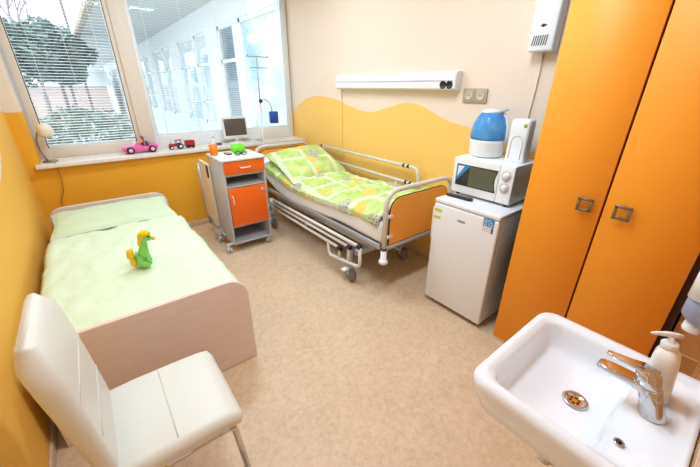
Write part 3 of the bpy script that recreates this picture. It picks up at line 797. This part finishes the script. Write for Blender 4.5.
for z, xo in ((.62, -.2205 + .0300), (.78, -.2360 + .0332)):
    sm.tube([(xo, CY0 + .055, z), (xo, CY1 - .03, z)], .0035, 6)
sm.build('back_seam', mt['seam'], chr_)
fl = MB()
for y in (CY0 + .035, CY1 - .035): fl.tube([(-.21, y, .372), (.165, y, .372)], .011, 10)
for x in (-.17, .12): fl.tube([(x, CY0 + .035, .372), (x, CY1 - .035, .372)], .010, 10)
fl.build('seat_frame', mt['chrome'], chr_)
for y in (CY0 + .035, CY1 - .035):
    MB().tube([(.12, y, .372), (.175, y, .372), (.20, y, .005)], .0125, 12, bend=.035).build('leg', mt['chrome'], chr_)
    MB().tube([(-.17, y, .372), (-.225, y, .372), (-.275, y, .005)], .0125, 12, bend=.035).build('leg', mt['chrome'], chr_)

# ------------------------------------------------------------------ fridge, microwave and the things on them
fg = thing('fridge', 'small white fridge beside the orange wardrobe', 'fridge', (2.13, 1.14, 0))
FX, FY0, FY1, FT = 1.88, .89, 1.385, .87
MB().box(FX + .05, 2.40, FY0 + .004, FY1 - .004, .03, FT - .03, .008).build('cabinet', mt['white_enamel'], fg)
d = MB().box(FX, FX + .046, FY0, FY1, .035, FT - .034, .010, 3).build('door', mt['white_enamel'], fg)
MB().box(FX + .002, 2.41, FY0 - .002, FY1 + .002, FT - .03, FT, .008, 3).build('top', mt['white_enamel'], fg)
ft = MB()
for x in (FX + .06, 2.35):
    for y in (FY0 + .05, FY1 - .05): ft.lathe([(0, 0), (.018, 0), (.018, .032), (0, .032)], (x, y, 0), n=12)
ft.box(FX + .05, FX + .06, FY0 + .02, FY1 - .02, .008, .035)
ft.build('foot', mt['black'], fg)
MB().box(FX + .004, FX + .03, FY1 - .002, FY1 + .012, .55, .80, .004).build('handle', mt['offwhite_plastic'], d)
MB().box(FX - .002, FX + .001, 1.12, 1.18, .752, .766, .0008).build('badge', mt['silver_ink'], d)
def marks(m, x, y0, y1, z0, z1, rows, cols, fill=.6, seed=1):
    rnd = random.Random(seed)
    for r in range(rows):
        for c in range(cols):
            if rnd.random() > .85: continue
            ya = y1 - (y1 - y0) * (c + .1) / cols; yb = ya - (y1 - y0) / cols * fill * rnd.uniform(.6, 1.2)
            za = z1 - (z1 - z0) * (r + .2) / rows; zb = za - (z1 - z0) / rows * .5
            m.box(x - .0006, x + .0004, yb, ya, zb, za)
    return m
s = MB().box(FX - .0012, FX + .001, .918, .992, .785, .838).build('energy_sticker', mt['sticker_blue'], d)
marks(MB(), FX - .0013, .925, .985, .79, .832, 4, 6, seed=3).build('sticker_print', mt['paper'], s)
marks(MB(), FX - .0006, .918, .995, .745, .78, 2, 5, .5, 5).build('sticker_marks', mt['ink_pink'], d)
MB().box(FX - .0012, FX + .001, .918, .932, .745, .782).build('sticker_code', mt['ink'], d)
m = MB().box(FX - .0012, FX + .001, 1.315, 1.378, .775, .798).box(FX - .0012, FX + .001, 1.32, 1.378, .722, .742).build('yellow_sticker', mt['sticker_yellow'], d)

rm = thing('remote_control', 'black remote control lying on the fridge top', 'remote', (2.0, 1.275, FT + .001))
MB().prism(rrect(-.022, .022, -.10, .10, .012), .0, .018, 'XY', .005, smooth=True).build('remote_body', mt['black'], rm, local=True)
m = MB()
for i in range(3):
    for j in range(7): m.box(-.014 + i * .0105, -.007 + i * .0105, -.07 + j * .018, -.062 + j * .018, .0178, .0195)
m.build('buttons', mt['rubber'], rm, local=True)
rm.location = (2.01, 1.275, FT); rm.rotation_euler = (0, 0, .06)

mw = thing('microwave', 'white microwave oven standing on the fridge', 'microwave', (2.22, 1.16, FT))
MX, MY0, MY1, MZ0, MZ1 = 2.07, .945, 1.395, FT + .015, 1.145
MB().box(MX + .02, 2.41, MY0 + .003, MY1 - .003, MZ0, MZ1, .008, 3).build('casing', mt['white_plastic'], mw)
d = MB().box(MX, MX + .022, MY0 + .100, MY1, MZ0 + .004, MZ1 - .002, .007, 3).build('door', mt['white_plastic'], mw)
wz0, wz1, wy0, wy1 = MZ0 + .062, MZ1 - .046, 1.052, 1.366
wp = [(wy1, wz0), (wy1, wz1)] + [(wy0 + .016 * math.sin(PI * q / 8), lerp(wz1, wz0, q / 8)) for q in range(9)]
MB().prism(wp, MX - .002, MX + .004, 'YZ').build('window', mt['black_gloss'], d)
mt['mesh_green'] = M('oven window mesh', (92, 94, 70), .3)
MB().prism([(1.262, wz0 + .006), (1.262, wz1 - .006), (wy0 + .010, wz1 - .008), (wy0 + .024, (wz0 + wz1) / 2), (wy0 + .010, wz0 + .008)], MX - .0028, MX - .0015, 'YZ').build('window_mesh', mt['mesh_green'], d)
s = MB().prism([(wy1 - .006, wz0 + .03), (wy1 - .006, wz1 - .006), (wy1 - .105, wz1 - .006)], MX - .0034, MX - .002, 'YZ').build('door_sticker', mt['sticker_blue'], d)
MB().prism([(wy1 - .012, wz0 + .062), (wy1 - .012, wz1 - .012), (wy1 - .062, wz1 - .012)], MX - .004, MX - .0032, 'YZ').build('sticker_face', mt['paper'], s)
p = MB().box(MX, MX + .022, MY0, MY0 + .098, MZ0 + .004, MZ1 - .002, .007, 3).build('control_panel', mt['white_plastic'], mw)
for z in (1.075, .995):
    k = MB().lathe([(.0, 0), (.027, .0), (.027, .003), (.022, .004), (.021, .011), (0, .012)], (0, 0, 0), n=24, xf=Matrix.Translation((MX + .0, MY0 + .050, z)) @ Matrix.Rotation(-PI / 2, 4, 'Y')).build('knob', mt['offwhite_plastic'], p)
    r = MB().tube([(MX - .003, MY0 + .050 + .032 * math.cos(a), z + .032 * math.sin(a)) for a in [2 * PI * q / 24 for q in range(24)]], .0012, 5, closed=True); r.build('dial_ring', mt['ink_pink'], p)
f = MB()
for x in (MX + .04, 2.38):
    for y in (MY0 + .04, MY1 - .04): f.lathe([(0, 0), (.015, 0), (.015, .018), (0, .018)], (x, y, FT), n=12)
f.build('foot', mt['black'], mw)

hm = thing('humidifier', 'white humidifier with blue dome tank on the microwave', 'humidifier', (2.25, 1.262, MZ1))
HX, HY, HZ = 2.25, 1.270, MZ1
MB().lathe([(0, .004), (.100, .004), (.108, .01), (.113, .03), (.117, .10), (.117, .118), (.09, .122), (0, .122)], (HX, HY, HZ), n=40).build('base', mt['white_plastic'], hm)
MB().lathe([(0, 0), (.09, 0), (.09, .008), (0, .008)], (HX, HY, HZ), n=32).build('rubber_foot', mt['black'], hm)
MB().lathe([(0, .120), (.116, .120), (.121, .138), (.120, .175), (.111, .22), (.093, .262), (.068, .294), (.055, .298), (0, .298)], (HX, HY, HZ), n=40).build('tank', mt['tank'], hm)
MB().lathe([(0, .292), (.062, .292), (.066, .30), (.058, .312), (.03, .318), (0, .319)], (HX, HY, HZ), n=32).build('cap', mt['white_plastic'], hm)
MB().tube([(HX + .01, HY - .01, HZ + .300), (HX + .005, HY - .06, HZ + .306), (HX, HY - .11, HZ + .322)], [.02, .014, .006], 12).build('mist_nozzle', mt['grey_plastic'], hm)
MB().tube([(HX + .02, HY - .045, HZ + .306), (HX + .02, HY - .095, HZ + .28), (HX + .02, HY - .122, HZ + .20), (HX + .02, HY - .116, HZ + .11)], .011, 10, bend=.05).build('handle', mt['white_plastic'], hm)
MB().tube([(0, .016 * math.cos(a), .022 * math.sin(a)) for a in [2 * PI * q / 20 for q in range(20)]], .003, 6, closed=True).build('dial', mt['grey_plastic'], hm)
dd = bpy.data.objects['dial']; dd.location = (-.111, .040, .06); dd.rotation_euler = (0, 0, -.3)

jg = thing('plastic_canister', 'tall white plastic canister with arched handle relief on the microwave', 'canister', (2.25, 1.035, MZ1))
JX, JY = 2.25, 1.040
MB().loft([[(JX + a, JY + b, MZ1 + z) for a, b in rrect(-.048 * s1, .048 * s1, -.063 * s2, .063 * s2, .018, 6)]
           for z, s1, s2 in ((0, 1.04, 1.08), (.012, 1.04, 1.08), (.016, .98, 1), (.10, .97, 1), (.18, .95, 1.0), (.256, .92, .99), (.266, .86, .93), (.270, .7, .8))]).build('canister_body', mt['white_plastic'], jg)
arp = [(JX - .0465, JY + .038, MZ1 + .018), (JX - .0462, JY + .038, MZ1 + .12)] + [(JX - .0455, JY + .038 * math.cos(q), MZ1 + .125 + .045 * math.sin(q)) for q in [PI * k_ / 12 for k_ in range(1, 12)]] + [(JX - .0462, JY - .038, MZ1 + .12), (JX - .0465, JY - .038, MZ1 + .018)]
ar = MB().tube(arp, .005, 8)
ar.build('relief_arch', mt['offwhite_plastic'], jg)
MB().lathe([(0, 0), (.011, 0), (.011, .003), (0, .003)], (0, 0, 0), n=18, xf=Matrix.Translation((JX - .0445, JY - .036, MZ1 + .232)) @ Matrix.Rotation(-PI / 2, 4, 'Y')).build('badge', mt['olive'], jg)

# ------------------------------------------------------------------ wardrobe
wd = thing('wardrobe', 'tall orange two door wardrobe between fridge and wash basin', 'wardrobe', (2.15, .41, 0))
WXF, WYA, WYB, WYG, WTP = 1.89, .042, .778, .411, 2.35
MB().box(WXF + .022, 2.44, WYA - .03, WYB, .05, WTP).build('carcass', mt['dark_gap'], wd)  # dark colour and overhang past the door stand in for the shaded gap
MB().box(WXF + .0215, 2.44, WYB - .001, WYB + .0, .05, WTP).build('side_panel', mt['orange'], wd)
MB().box(WXF + .004, 2.44, WYA + .005, WYB - .002, .0, .05, .003).build('plinth', mt['white_edge'], wd)
for (ya, yb) in ((WYG + .005, WYB), (WYA, WYG - .005)):
    d = MB().box(WXF, WXF + .02, ya, yb, .022, WTP, .0015, 1).build('door', mt['orange'], wd)
    yc = .482 if ya > .3 else .329; z = 1.068
    m = MB(); s = .028
    fr_ = [(WXF - .020, yc - s, z - s), (WXF - .020, yc + s, z - s), (WXF - .020, yc + s, z + s), (WXF - .020, yc - s, z + s)]
    m.box(WXF - .026, WXF - .018, yc - s - .006, yc + s + .006, z + s - .007, z + s + .006, .001); m.box(WXF - .026, WXF - .018, yc - s - .006, yc + s + .006, z - s - .006, z - s + .007, .001)
    m.box(WXF - .026, WXF - .018, yc - s - .006, yc - s + .007, z - s, z + s, .001); m.box(WXF - .026, WXF - .018, yc + s - .007, yc + s + .006, z - s, z + s, .001)
    for zz in (z - s, z + s): m.box(WXF - .020, WXF + .001, yc - .006, yc + .006, zz - .004, zz + .004)
    m.build('handle', mt['brushed'], d)

# ------------------------------------------------------------------ on the right wall
lp = thing('bed_head_lamp', 'long white wall lamp bar above the hospital bed', 'wall lamp', (2.41, 2.46, 1.575))
MB().prism([(2.449, 1.578), (2.449, 1.712), (2.40, 1.715), (2.372, 1.70), (2.366, 1.652), (2.372, 1.648), (2.366, 1.644), (2.368, 1.59), (2.39, 1.578)], 1.705, 3.27, 'XZ', .002).build('housing', mt['white_enamel'], lp)
MB().box(2.362, 2.369, 1.715, 3.265, 1.6445, 1.6515).build('groove', mt['grey_plastic'], lp)
MB().prism([(2.449, 1.576), (2.449, 1.714), (2.40, 1.717), (2.369, 1.702), (2.364, 1.592), (2.388, 1.576)], 1.683, 1.706, 'XZ', .004).build('end_cap', mt['offwhite_plastic'], lp)
for y in (1.80, 1.738):
    MB().lathe([(0, 0), (.031, 0), (.031, .005), (.024, .008), (.022, .003), (0, .003)], (0, 0, 0), n=26, xf=Matrix.Translation((2.369, y, 1.617)) @ Matrix.Rotation(-PI / 2, 4, 'Y')).build('socket', mt['black'], lp)
cd = MB().box(2.440, 2.449, 3.255, 3.266, .62, 1.576, .003).build('cable_duct', mt['duct']); tag(cd, 'thin vertical cable duct on the wall below the lamp bar', 'cable duct')
ou = thing('double_socket', 'taupe double wall socket right of the lamp bar', 'socket', (2.44, 1.545, 1.49))
for y in (1.597, 1.493):
    pz = MB().box(2.436, 2.449, y - .051, y + .051, 1.490, 1.592, .004).build('plate', mt['outlet'], ou)
    MB().lathe([(.0, .002), (.026, .002), (.030, .005), (.034, .004), (.034, 0), (0, 0)], (0, 0, 0), n=24, xf=Matrix.Translation((2.436, y, 1.541)) @ Matrix.Rotation(-PI / 2, 4, 'Y')).build('socket_ring', mt['outlet_ring'], pz)
    hs = MB()
    for s in (-.009, .009): hs.ball((2.4335, y + s, 1.541), .002, .004, .004, 8)
    hs.build('socket_hole', mt['black'], pz)
vn = thing('wall_ventilator', 'white wall ventilator box with dark grille beside the wardrobe top', 'ventilator', (2.40, 1.115, 1.80))
MB().box(2.36, 2.449, 1.018, 1.172, 1.805, 2.36, .012, 3).build('casing', mt['white_plastic'], vn)
m = MB()
for i in range(7):
    y0 = 1.150 - i * .0135
    m.prism([(y0, 1.838), (y0 - .007, 1.838), (y0 - .013, 1.893), (y0 - .006, 1.893)], 2.3585, 2.361, 'YZ')
m.build('grille', mt['ink'], vn)
m = MB(); m.prism([(1.098 + .012 * math.cos(a), 1.945 + .009 * math.sin(a)) for a in [2 * PI * q / 14 for q in range(14)]], 2.358, 2.361, 'YZ')
m.prism([(1.122, 1.945), (1.088, 1.950), (1.088, 1.940)], 2.358, 2.361, 'YZ'); m.prism([(1.074, 1.945), (1.088, 1.940), (1.088, 1.950)], 2.358, 2.361, 'YZ')
m.build('emblem', mt['ink'], vn)
vc = MB().tube([(2.44, 1.10, 1.815), (2.443, 1.10, 1.6), (2.443, 1.115, 1.3), (2.443, 1.12, .95)], .005, 8).build('ventilator_cord', mt['cable']); tag(vc, 'thin cord running down the wall from the white ventilator', 'cord')

# ------------------------------------------------------------------ wash basin
sk = thing('wash_basin', 'white ceramic wash basin on the tiled wall', 'sink', (.93, .1, .70))
SX0, SX1, SY0, SY1, ST = .678, 1.165, YB, .326, .869
def rr(x0, x1, y0, y1, r, z, n=8): return [(a, b, z) for a, b in rrect(x0, x1, y0, y1, r, n)]
R = []
R.append(rr(SX0 + .12, SX1 - .12, SY0, SY1 - .16, (.01, .01, .06, .06), .685))
R.append(rr(SX0 + .07, SX1 - .07, SY0, SY1 - .09, (.01, .01, .06, .06), .71))
R.append(rr(SX0 + .018, SX1 - .018, SY0, SY1 - .022, (.006, .006, .06, .06), .76))
R.append(rr(SX0 + .004, SX1 - .004, SY0, SY1 - .006, (.006, .006, .058, .058), .82))
R.append(rr(SX0, SX1, SY0, SY1, (.006, .006, .056, .056), .845))
R.append(rr(SX0 + .003, SX1 - .003, SY0, SY1 - .003, (.006, .006, .054, .054), .857))
R.append(rr(SX0 + .012, SX1 - .012, SY0 + .004, SY1 - .012, (.006, .006, .05, .05), ST))
R.append(rr(SX0 + .028, SX1 - .028, SY0 + .012, SY1 - .026, (.01, .01, .045, .045), ST - .001))
R.append(rr(SX0 + .036, SX1 - .036, SY0 + .02, SY1 - .034, (.012, .012, .042, .042), ST - .006))
def inner(k, z):   # bowl rings: back edge comes forward to y=.03
    return rr(SX0 + .04 + .02 * k, SX1 - .04 - .02 * k, lerp(SY0 + .025, .022, min(1, k * 4)) + .02 * max(0, k - .25), SY1 - .038 - .03 * k, (.02 + .02 * k, .02 + .02 * k, .045, .045), z)
R.append(inner(.0, ST - .009)); R.append(inner(.25, ST - .014)); R.append(inner(.35, ST - .028)); R.append(inner(.7, ST - .065)); R.append(inner(1.1, ST - .088))
R.append(rr(SX0 + .085, SX1 - .085, .07, SY1 - .09, .05, ST - .100))
R.append(rr(.935 - .07, .935 + .07, .115 - .05, .115 + .05, .04, ST - .106))
R.append(rr(.935 - .025, .935 + .025, .115 - .025, .115 + .025, .02, ST - .109))
MB().loft(R).build('basin', mt['ceramic'], sk)
dz = ST - .107
dr = MB().lathe([(.014, 0), (.030, .0), (.0335, .003), (.031, .006), (.022, .003), (.018, -.001), (.0, -.001)], (.935, .115, dz), n=30).build('drain', mt['chrome'], sk)
m = MB()
for a in range(6): m.lathe([(0, 0), (.0042, 0), (.0042, .0008), (0, .0008)], (.935 + .011 * math.cos(a * PI / 3), .115 + .011 * math.sin(a * PI / 3), dz - .0008), n=10)
m.lathe([(0, 0), (.0165, 0), (.0165, .0004), (0, .0004)], (.935, .115, dz - .0006), n=24)
m.build('drain_holes', mt['black'], dr)
ov = MB().lathe([(.005, .0), (.0105, .0), (.011, .002), (.0075, .0025), (.006, .001), (0, .0008)], (.784, -.004, ST - .0095), n=20).build('overflow_hole', mt['chrome'], sk)
MB().lathe([(0, 0), (.0068, 0), (.0068, .001), (0, .001)], (.784, -.004, ST - .0085), n=14).build('hole', mt['black'], ov)
tp = MB(); tp.lathe([(0, .0), (.028, .0), (.028, .14), (.024, .146), (.02, .15), (0, .15)], (.93, .09, .545), n=20)
tp.tube([(.93, .09, .56), (.93, .09, .52), (.93, -.115, .52)], .015, 10, bend=.03); tp.tube([(.93, .09, .68), (.93, .09, .75)], .016, 10)
tp.build('drain_trap', mt['offwhite_plastic'], sk)
vl = MB(); vl.tube([(.80, -.11, .62), (.80, .10, .64), (.80, .12, .68)], .008, 8, bend=.03); vl.lathe([(0, -.03), (.018, -.03), (.02, 0), (.018, .02), (0, .02)], (.797, .11, .665), n=14)
vl.build('angle_valve', mt['offwhite_plastic'], sk)

# tap
tpx, tpy, tpz = .935, -.033, ST - .010
ta = thing('tap', 'chrome single lever tap on the wash basin', 'tap', (tpx, tpy, tpz))
TL = .36                                   # the body leans forward
def tpt(d, h): return (tpx, tpy + h * TL + d, tpz + h)
def oval(d, h, w, dep):
    return [(tpx + w * math.cos(a), tpy + h * TL + d + dep * math.sin(a), tpz + h) for a in [2 * PI * q / 28 for q in range(28)]]
MB().loft([oval(0, 0, .029, .029), oval(0, .004, .029, .029), oval(0, .010, .0265, .0265), oval(0, .04, .0265, .026), oval(0, .072, .0265, .026), oval(0, .076, .025, .0245)]).build('tap_body', mt['chrome'], ta)
rings = []
for (y, z, w, h) in ((.01, .058, .021, .030), (.035, .066, .0215, .026), (.06, .069, .0215, .020), (.105, .069, .021, .015), (.126, .068, .019, .013), (.133, .067, .014, .009)):
    rings.append([(tpx + a, tpy + y, tpz + z + b) for a, b in rrect(-w, w, -h / 2, h / 2, h * .36, 4)])
MB().loft(rings).build('spout', mt['chrome'], ta)
MB().loft([oval(0, .078, .025, .0245), oval(0, .081, .027, .0265), oval(0, .104, .0265, .026), oval(0, .113, .022, .0215), oval(0, .116, .012, .012)]).build('cartridge_cap', mt['chrome'], ta)
rings = []
for (y, z, w, h) in ((.02, .108, .020, .012), (.05, .114, .021, .012), (.075, .113, .014, .009), (.115, .110, .010, .007), (.124, .110, .007, .005)):
    rings.append([(tpx + a, tpy + y, tpz + z + b) for a, b in rrect(-w, w, -h / 2, h / 2, h * .42, 4)])
MB().loft(rings).build('lever', mt['chrome'], ta)

# soap bottle
sx, sy, sz = 1.018, -.024, ST - .0095
sb = thing('soap_bottle', 'white pump soap bottle standing on the basin edge', 'soap bottle', (sx, sy, sz))
MB().loft([[(sx + a, sy + b, sz + z) for a, b in rrect(-.036 * s, .036 * s, -.026 * s, .026 * s, .018 * s, 5)]
           for z, s in ((0, .92), (.004, 1), (.06, 1.0), (.10, .98), (.122, .9), (.135, .68), (.142, .45))]).build('bottle_body', mt['soap'], sb)
MB().lathe([(0, .138), (.017, .138), (.017, .155), (.014, .158), (.006, .16), (.006, .172), (0, .172)], (sx, sy, sz), n=20).build('collar', mt['white_plastic'], sb)
MB().loft([[(sx + .006 - q * .022, sy - .010 + q * .042 + a, sz + .172 + b) for a, b in rrect(-w, w, 0, h, h * .4, 3)] for q, w, h in ((0, .011, .012), (.4, .009, .012), (.8, .006, .009), (1, .005, .006))]).build('pump_head', mt['white_plastic'], sb)
sb.rotation_euler = (-.13, 0, 0); sb.scale = (1.02, 1.02, 1.04)

# wall dispenser
ds = thing('soap_dispenser', 'blue grey wall soap dispenser with white lid on the tiles', 'dispenser', (1.25, -.05, .958))
MB().loft([[(a, b, z) for a, b in rrect(1.205 + e, 1.325 - e, YB + .001, .008 - f, (.004, .004, .03, .03), 5)] for z, e, f in ((.985, .012, .03), (.995, .003, .012), (1.01, 0, .0), (1.065, 0, .0))]).build('tank', mt['bluegrey'], ds)
MB().loft([[(a, b, z) for a, b in rrect(1.203 + e, 1.327 - e, YB + .001, .011 - f, (.004, .004, .03, .03), 5)] for z, e, f in ((1.065, 0, .0), (1.15, 0, .0), (1.185, .006, .012), (1.195, .02, .03))]).build('lid', mt['white_plastic'], ds)
MB().lathe([(0, 0), (.02, 0), (.022, .006), (.02, .03), (0, .03)], (1.240, -.028, .958), n=18).build('nozzle', mt['white_plastic'], ds)
struct('trim_4', MB().box(1.96, XR, YB, .004, 0, 2.2), mt['tiles_side'])  # guessed tiled boxing, brought forward so the tiles catch the room light

# ------------------------------------------------------------------ outdoors
gd = MB().box(-40, 40, YG + .25, 110, -.9, -.8); o = gd.build('ground', mt['snow']); o['kind'] = 'structure'
wg = thing('building_wing', 'white building wing with tall windows seen through the wide window', 'building', (4.5, 20, -.8))
FXX, FY_0 = 3.0, 5.0
f = MB()
y = FY_0; bays = []
bays = [(5.35, 7.55), (7.86, 8.86), (9.75, 10.85), (11.0, 12.7), (13.9, 15.0), (15.2, 16.9)]
y = 18.2
while y < 40: bays.append((y, y + 1.1)); bays.append((y + 1.3, y + 3.0)); y += 4.3
prev = FY_0
for (a, b) in bays:
    f.box(FXX, FXX + .3, prev, a, -.8, 3.35); f.box(FXX, FXX + .3, a, b, 2.85, 3.35); f.box(FXX, FXX + .3, a, b, -.8, .6); prev = b
f.box(FXX, FXX + .3, prev, 42, -.8, 3.35); f.box(FXX, 9, FY_0, FY_0 + .3, -.8, 3.35); f.box(8.7, 9, FY_0, 42, -.8, 3.35)
f.build('wall', mt['facade'], wg)
for (a, b) in bays:
    fr = MB(); w = .07
    fr.box(FXX + .03, FXX + .12, a, a + w, .6, 2.85); fr.box(FXX + .03, FXX + .12, b - w, b, .6, 2.85); fr.box(FXX + .03, FXX + .12, a, b, .6, .6 + w); fr.box(FXX + .03, FXX + .12, a, b, 2.85 - w, 2.85)
    if a > 6: fr.box(FXX + .03, FXX + .12, a, b, 2.10, 2.10 + w)
    if a > 9: fr.box(FXX + .03, FXX + .12, a, b, 1.15, 1.15 + w * .6)
    fr = fr.build('window', mt['window_white'], wg)
    MB().box(FXX + .09, FXX + .10, a, b, .6, 2.85).build('pane', mt['wingglass'] if 7 < a < 9 else mt['sky_painted_glass'], fr)
MB().prism([(.95, 7.0), (3.4, 6.2), (3.4, 60), (.6, 30)], 3.35, 3.42, 'XY').build('canopy', mt['soffit'], wg)
MB().prism([(.80, 7.2), (.95, 7.0), (.6, 30), (.45, 30)], 3.28, 3.44, 'XY').build('fascia', mt['eave'], wg)
MB().prism([(2.8, 6.2), (9, 6.2), (9, 60), (2.8, 60)], 3.42, 3.7, 'XY').build('roof', mt['facade'], wg)

def foliage(c, rx, ry, rz, n, size, seed, cone=False):
    rnd = random.Random(seed); m = MB(); b = m.bm
    for i in range(n):
        while True:
            p = Vector((rnd.uniform(-1, 1), rnd.uniform(-1, 1), rnd.uniform(-1, 1)))
            if cone:
                if math.hypot(p.x, p.y) < (1 - p.z) / 2 * (.75 + .25 * math.sin(p.z * 17)) + .04: break
            elif p.length < 1 and p.length > .4: break
        q = Vector((c[0] + p.x * rx, c[1] + p.y * ry, c[2] + p.z * rz))
        d = Vector((rnd.gauss(0, 1), rnd.gauss(0, 1), rnd.gauss(0, .6) - .2)).normalized(); e = d.cross(Vector((rnd.gauss(0, 1), rnd.gauss(0, 1), 1))).normalized()
        s = size * rnd.uniform(.6, 1.4)
        vs = [b.verts.new(q + d * s * a + e * s * w) for a, w in ((-1, 0), (-.2, .35), (1, 0), (-.2, -.35))]
        b.faces.new(vs)
    return m
def tree(label, x, y, h, r, seed, cone=True, m='needles', n=1700):
    t_ = thing('conifer' if cone else 'shrub', label, 'tree' if cone else 'shrub', (x, y, -.8), group=None if cone else 'shrubs outside the window')
    if cone: MB().tube([(x, y, -.8), (x, y, -.8 + h * .95)], [.16, .03], 8).build('trunk', mt['bark'], t_)
    else: MB().tube([(x, y, -.8), (x, y, -.8 + h * .5)], [.05, .02], 6).build('stem', mt['bark'], t_)
    foliage((x, y, -.8 + h * .52), r, r, h * .48, n, .16 if cone else .12, seed, cone).build('foliage', mt[m], t_)
def evergreen(label, x, y, zc, r, rz, seed):
    t_ = thing('evergreen_tree', label, 'tree', (x, y, -.8), group='evergreen trees outside the window')
    MB().tube([(x, y, -.8), (x + .05, y, zc - .4), (x, y, zc + .3)], [.06, .05, .03], 8).build('trunk', mt['bark'], t_)
    m = foliage((x, y, zc), r, r, rz, 1500, .15, seed)
    rnd = random.Random(seed)
    for k in range(7):
        a = rnd.uniform(0, 2 * PI); q = foliage((x + r * .75 * math.cos(a), y + r * .6 * math.sin(a), zc + rnd.uniform(-.6, .7) * rz), r * .5, r * .5, rz * .4, 260, .13, seed * 10 + k)
        me = bpy.data.meshes.new('t'); q.bm.to_mesh(me); q.bm.free(); m.bm.from_mesh(me); bpy.data.meshes.remove(me)
    m.build('foliage', mt['needles'], t_)
evergreen('grey green bushy evergreen behind the left casement blind, nearest the yellow wall', -1.35, 15.0, 2.45, 1.15, 1.0, 11)
evergreen('grey green bushy evergreen in the middle of the left casement view', -.25, 17.0, 2.75, 1.1, .95, 12)
evergreen('smaller bushy evergreen close to the timber eave beyond the left casement', -.0, 20.5, 2.2, .8, .6, 13)
tree('low grey green shrub at the bottom of the left casement view', .1, 11.5, 1.9, 1.3, 5, False, 'shrub', 1500)
tree('low dark shrub in the lower left corner of the left casement view', -1.75, 10.4, 1.9, .7, 6, False, 'needles', 900)
bt = thing('bare_tree', 'bare pinkish grey tree rising above the bushy evergreens', 'tree', (-1.2, 24, -.8))
m = MB(); rnd = random.Random(4)
def branch(p, d, l, r, depth):
    q = p + d * l; m.tube([p, (p + q) / 2 + Vector((rnd.gauss(0, .04), 0, rnd.gauss(0, .04))) * l, q], [r, r * .85, r * .65], 5, caps=False)
    if depth == 0: return
    for k in range(3):
        nd = (d + Vector((rnd.gauss(0, .5), rnd.gauss(0, .5), rnd.uniform(-.1, .4)))).normalized()
        branch(q, nd, l * .72, r * .6, depth - 1)
branch(Vector((-1.2, 24, -.8)), Vector((.05, 0, 1)), 2.6, .13, 5)
m.build('branches', mt['twigs'], bt)
up = MB().tube([(.80, 27, -.8), (.80, 27, 10)], .07, 8).build('utility_pole', mt['bark']); tag(up, 'thin dark pole standing behind the bushy evergreens outside', 'pole')
gh = thing('garden_house', 'low pale pink house beyond the shrubs in the left casement view', 'house', (-2, 34, -.8))
MB().box(-8, 2.2, 32, 37, -.8, 1.6).build('wall', mt['beige_wall'], gh)
MB().prism([(31.5, 1.55), (37.5, 1.55), (34.5, 2.7)], -8.3, 2.5, 'YZ').build('roof', mt['facade'], gh)

# ------------------------------------------------------------------ sky
w = bpy.data.worlds.new('sky'); scene.world = w; w.use_nodes = True
nt = w.node_tree; N = nt.nodes; Lk = nt.links
tc = N.new('ShaderNodeTexCoord'); sp = N.new('ShaderNodeSeparateXYZ'); Lk.new(tc.outputs['Generated'], sp.inputs[0])
rp = N.new('ShaderNodeValToRGB'); e = rp.color_ramp.elements
e[0].position = 0; e[0].color = (1.0, 1.0, 1.0, 1); e[1].position = .5; e[1].color = (.55, .76, .92, 1)
k = e.new(.16); k.color = (.80, .92, .97, 1)
Lk.new(sp.outputs['Z'], rp.inputs[0])
ns = N.new('ShaderNodeTexNoise'); ns.inputs['Scale'].default_value = 3.4; ns.inputs['Detail'].default_value = 6; Lk.new(tc.outputs['Generated'], ns.inputs['Vector'])
cr = N.new('ShaderNodeValToRGB'); cr.color_ramp.elements[0].position = .48; cr.color_ramp.elements[1].position = .62; Lk.new(ns.outputs['Fac'], cr.inputs[0])
mx = N.new('ShaderNodeMix'); mx.data_type = 'RGBA'; Lk.new(cr.outputs[0], mx.inputs[0]); Lk.new(rp.outputs[0], mx.inputs[6]); mx.inputs[7].default_value = (1, 1, 1, 1)
Lk.new(mx.outputs[2], N['Background'].inputs['Color']); N['Background'].inputs['Strength'].default_value = 2.0

# ------------------------------------------------------------------ camera
yaw, pitch, roll, fpx = .66817703, .42435324, .00419607, 324.915
fw = Vector((math.sin(yaw) * math.cos(pitch), math.cos(yaw) * math.cos(pitch), -math.sin(pitch)))
rt = Vector((math.cos(yaw), -math.sin(yaw), 0)); upv = rt.cross(fw)
r2 = rt * math.cos(roll) + upv * math.sin(roll); u2 = upv * math.cos(roll) - rt * math.sin(roll)
cam = bpy.data.cameras.new('camera'); co = bpy.data.objects.new('camera', cam); COL.objects.link(co)
co.matrix_world = Matrix(((r2.x, u2.x, -fw.x, 0), (r2.y, u2.y, -fw.y, 0), (r2.z, u2.z, -fw.z, 1.6), (0, 0, 0, 1)))
cam.sensor_width = 36; cam.lens = 36 * fpx / 700; cam.clip_start = .02; cam.clip_end = 300
scene.camera = co
vs = scene.view_settings
vs.view_transform = 'Standard'; vs.look = 'None'; vs.gamma = 1; vs.use_curve_mapping = False; vs.exposure = .58
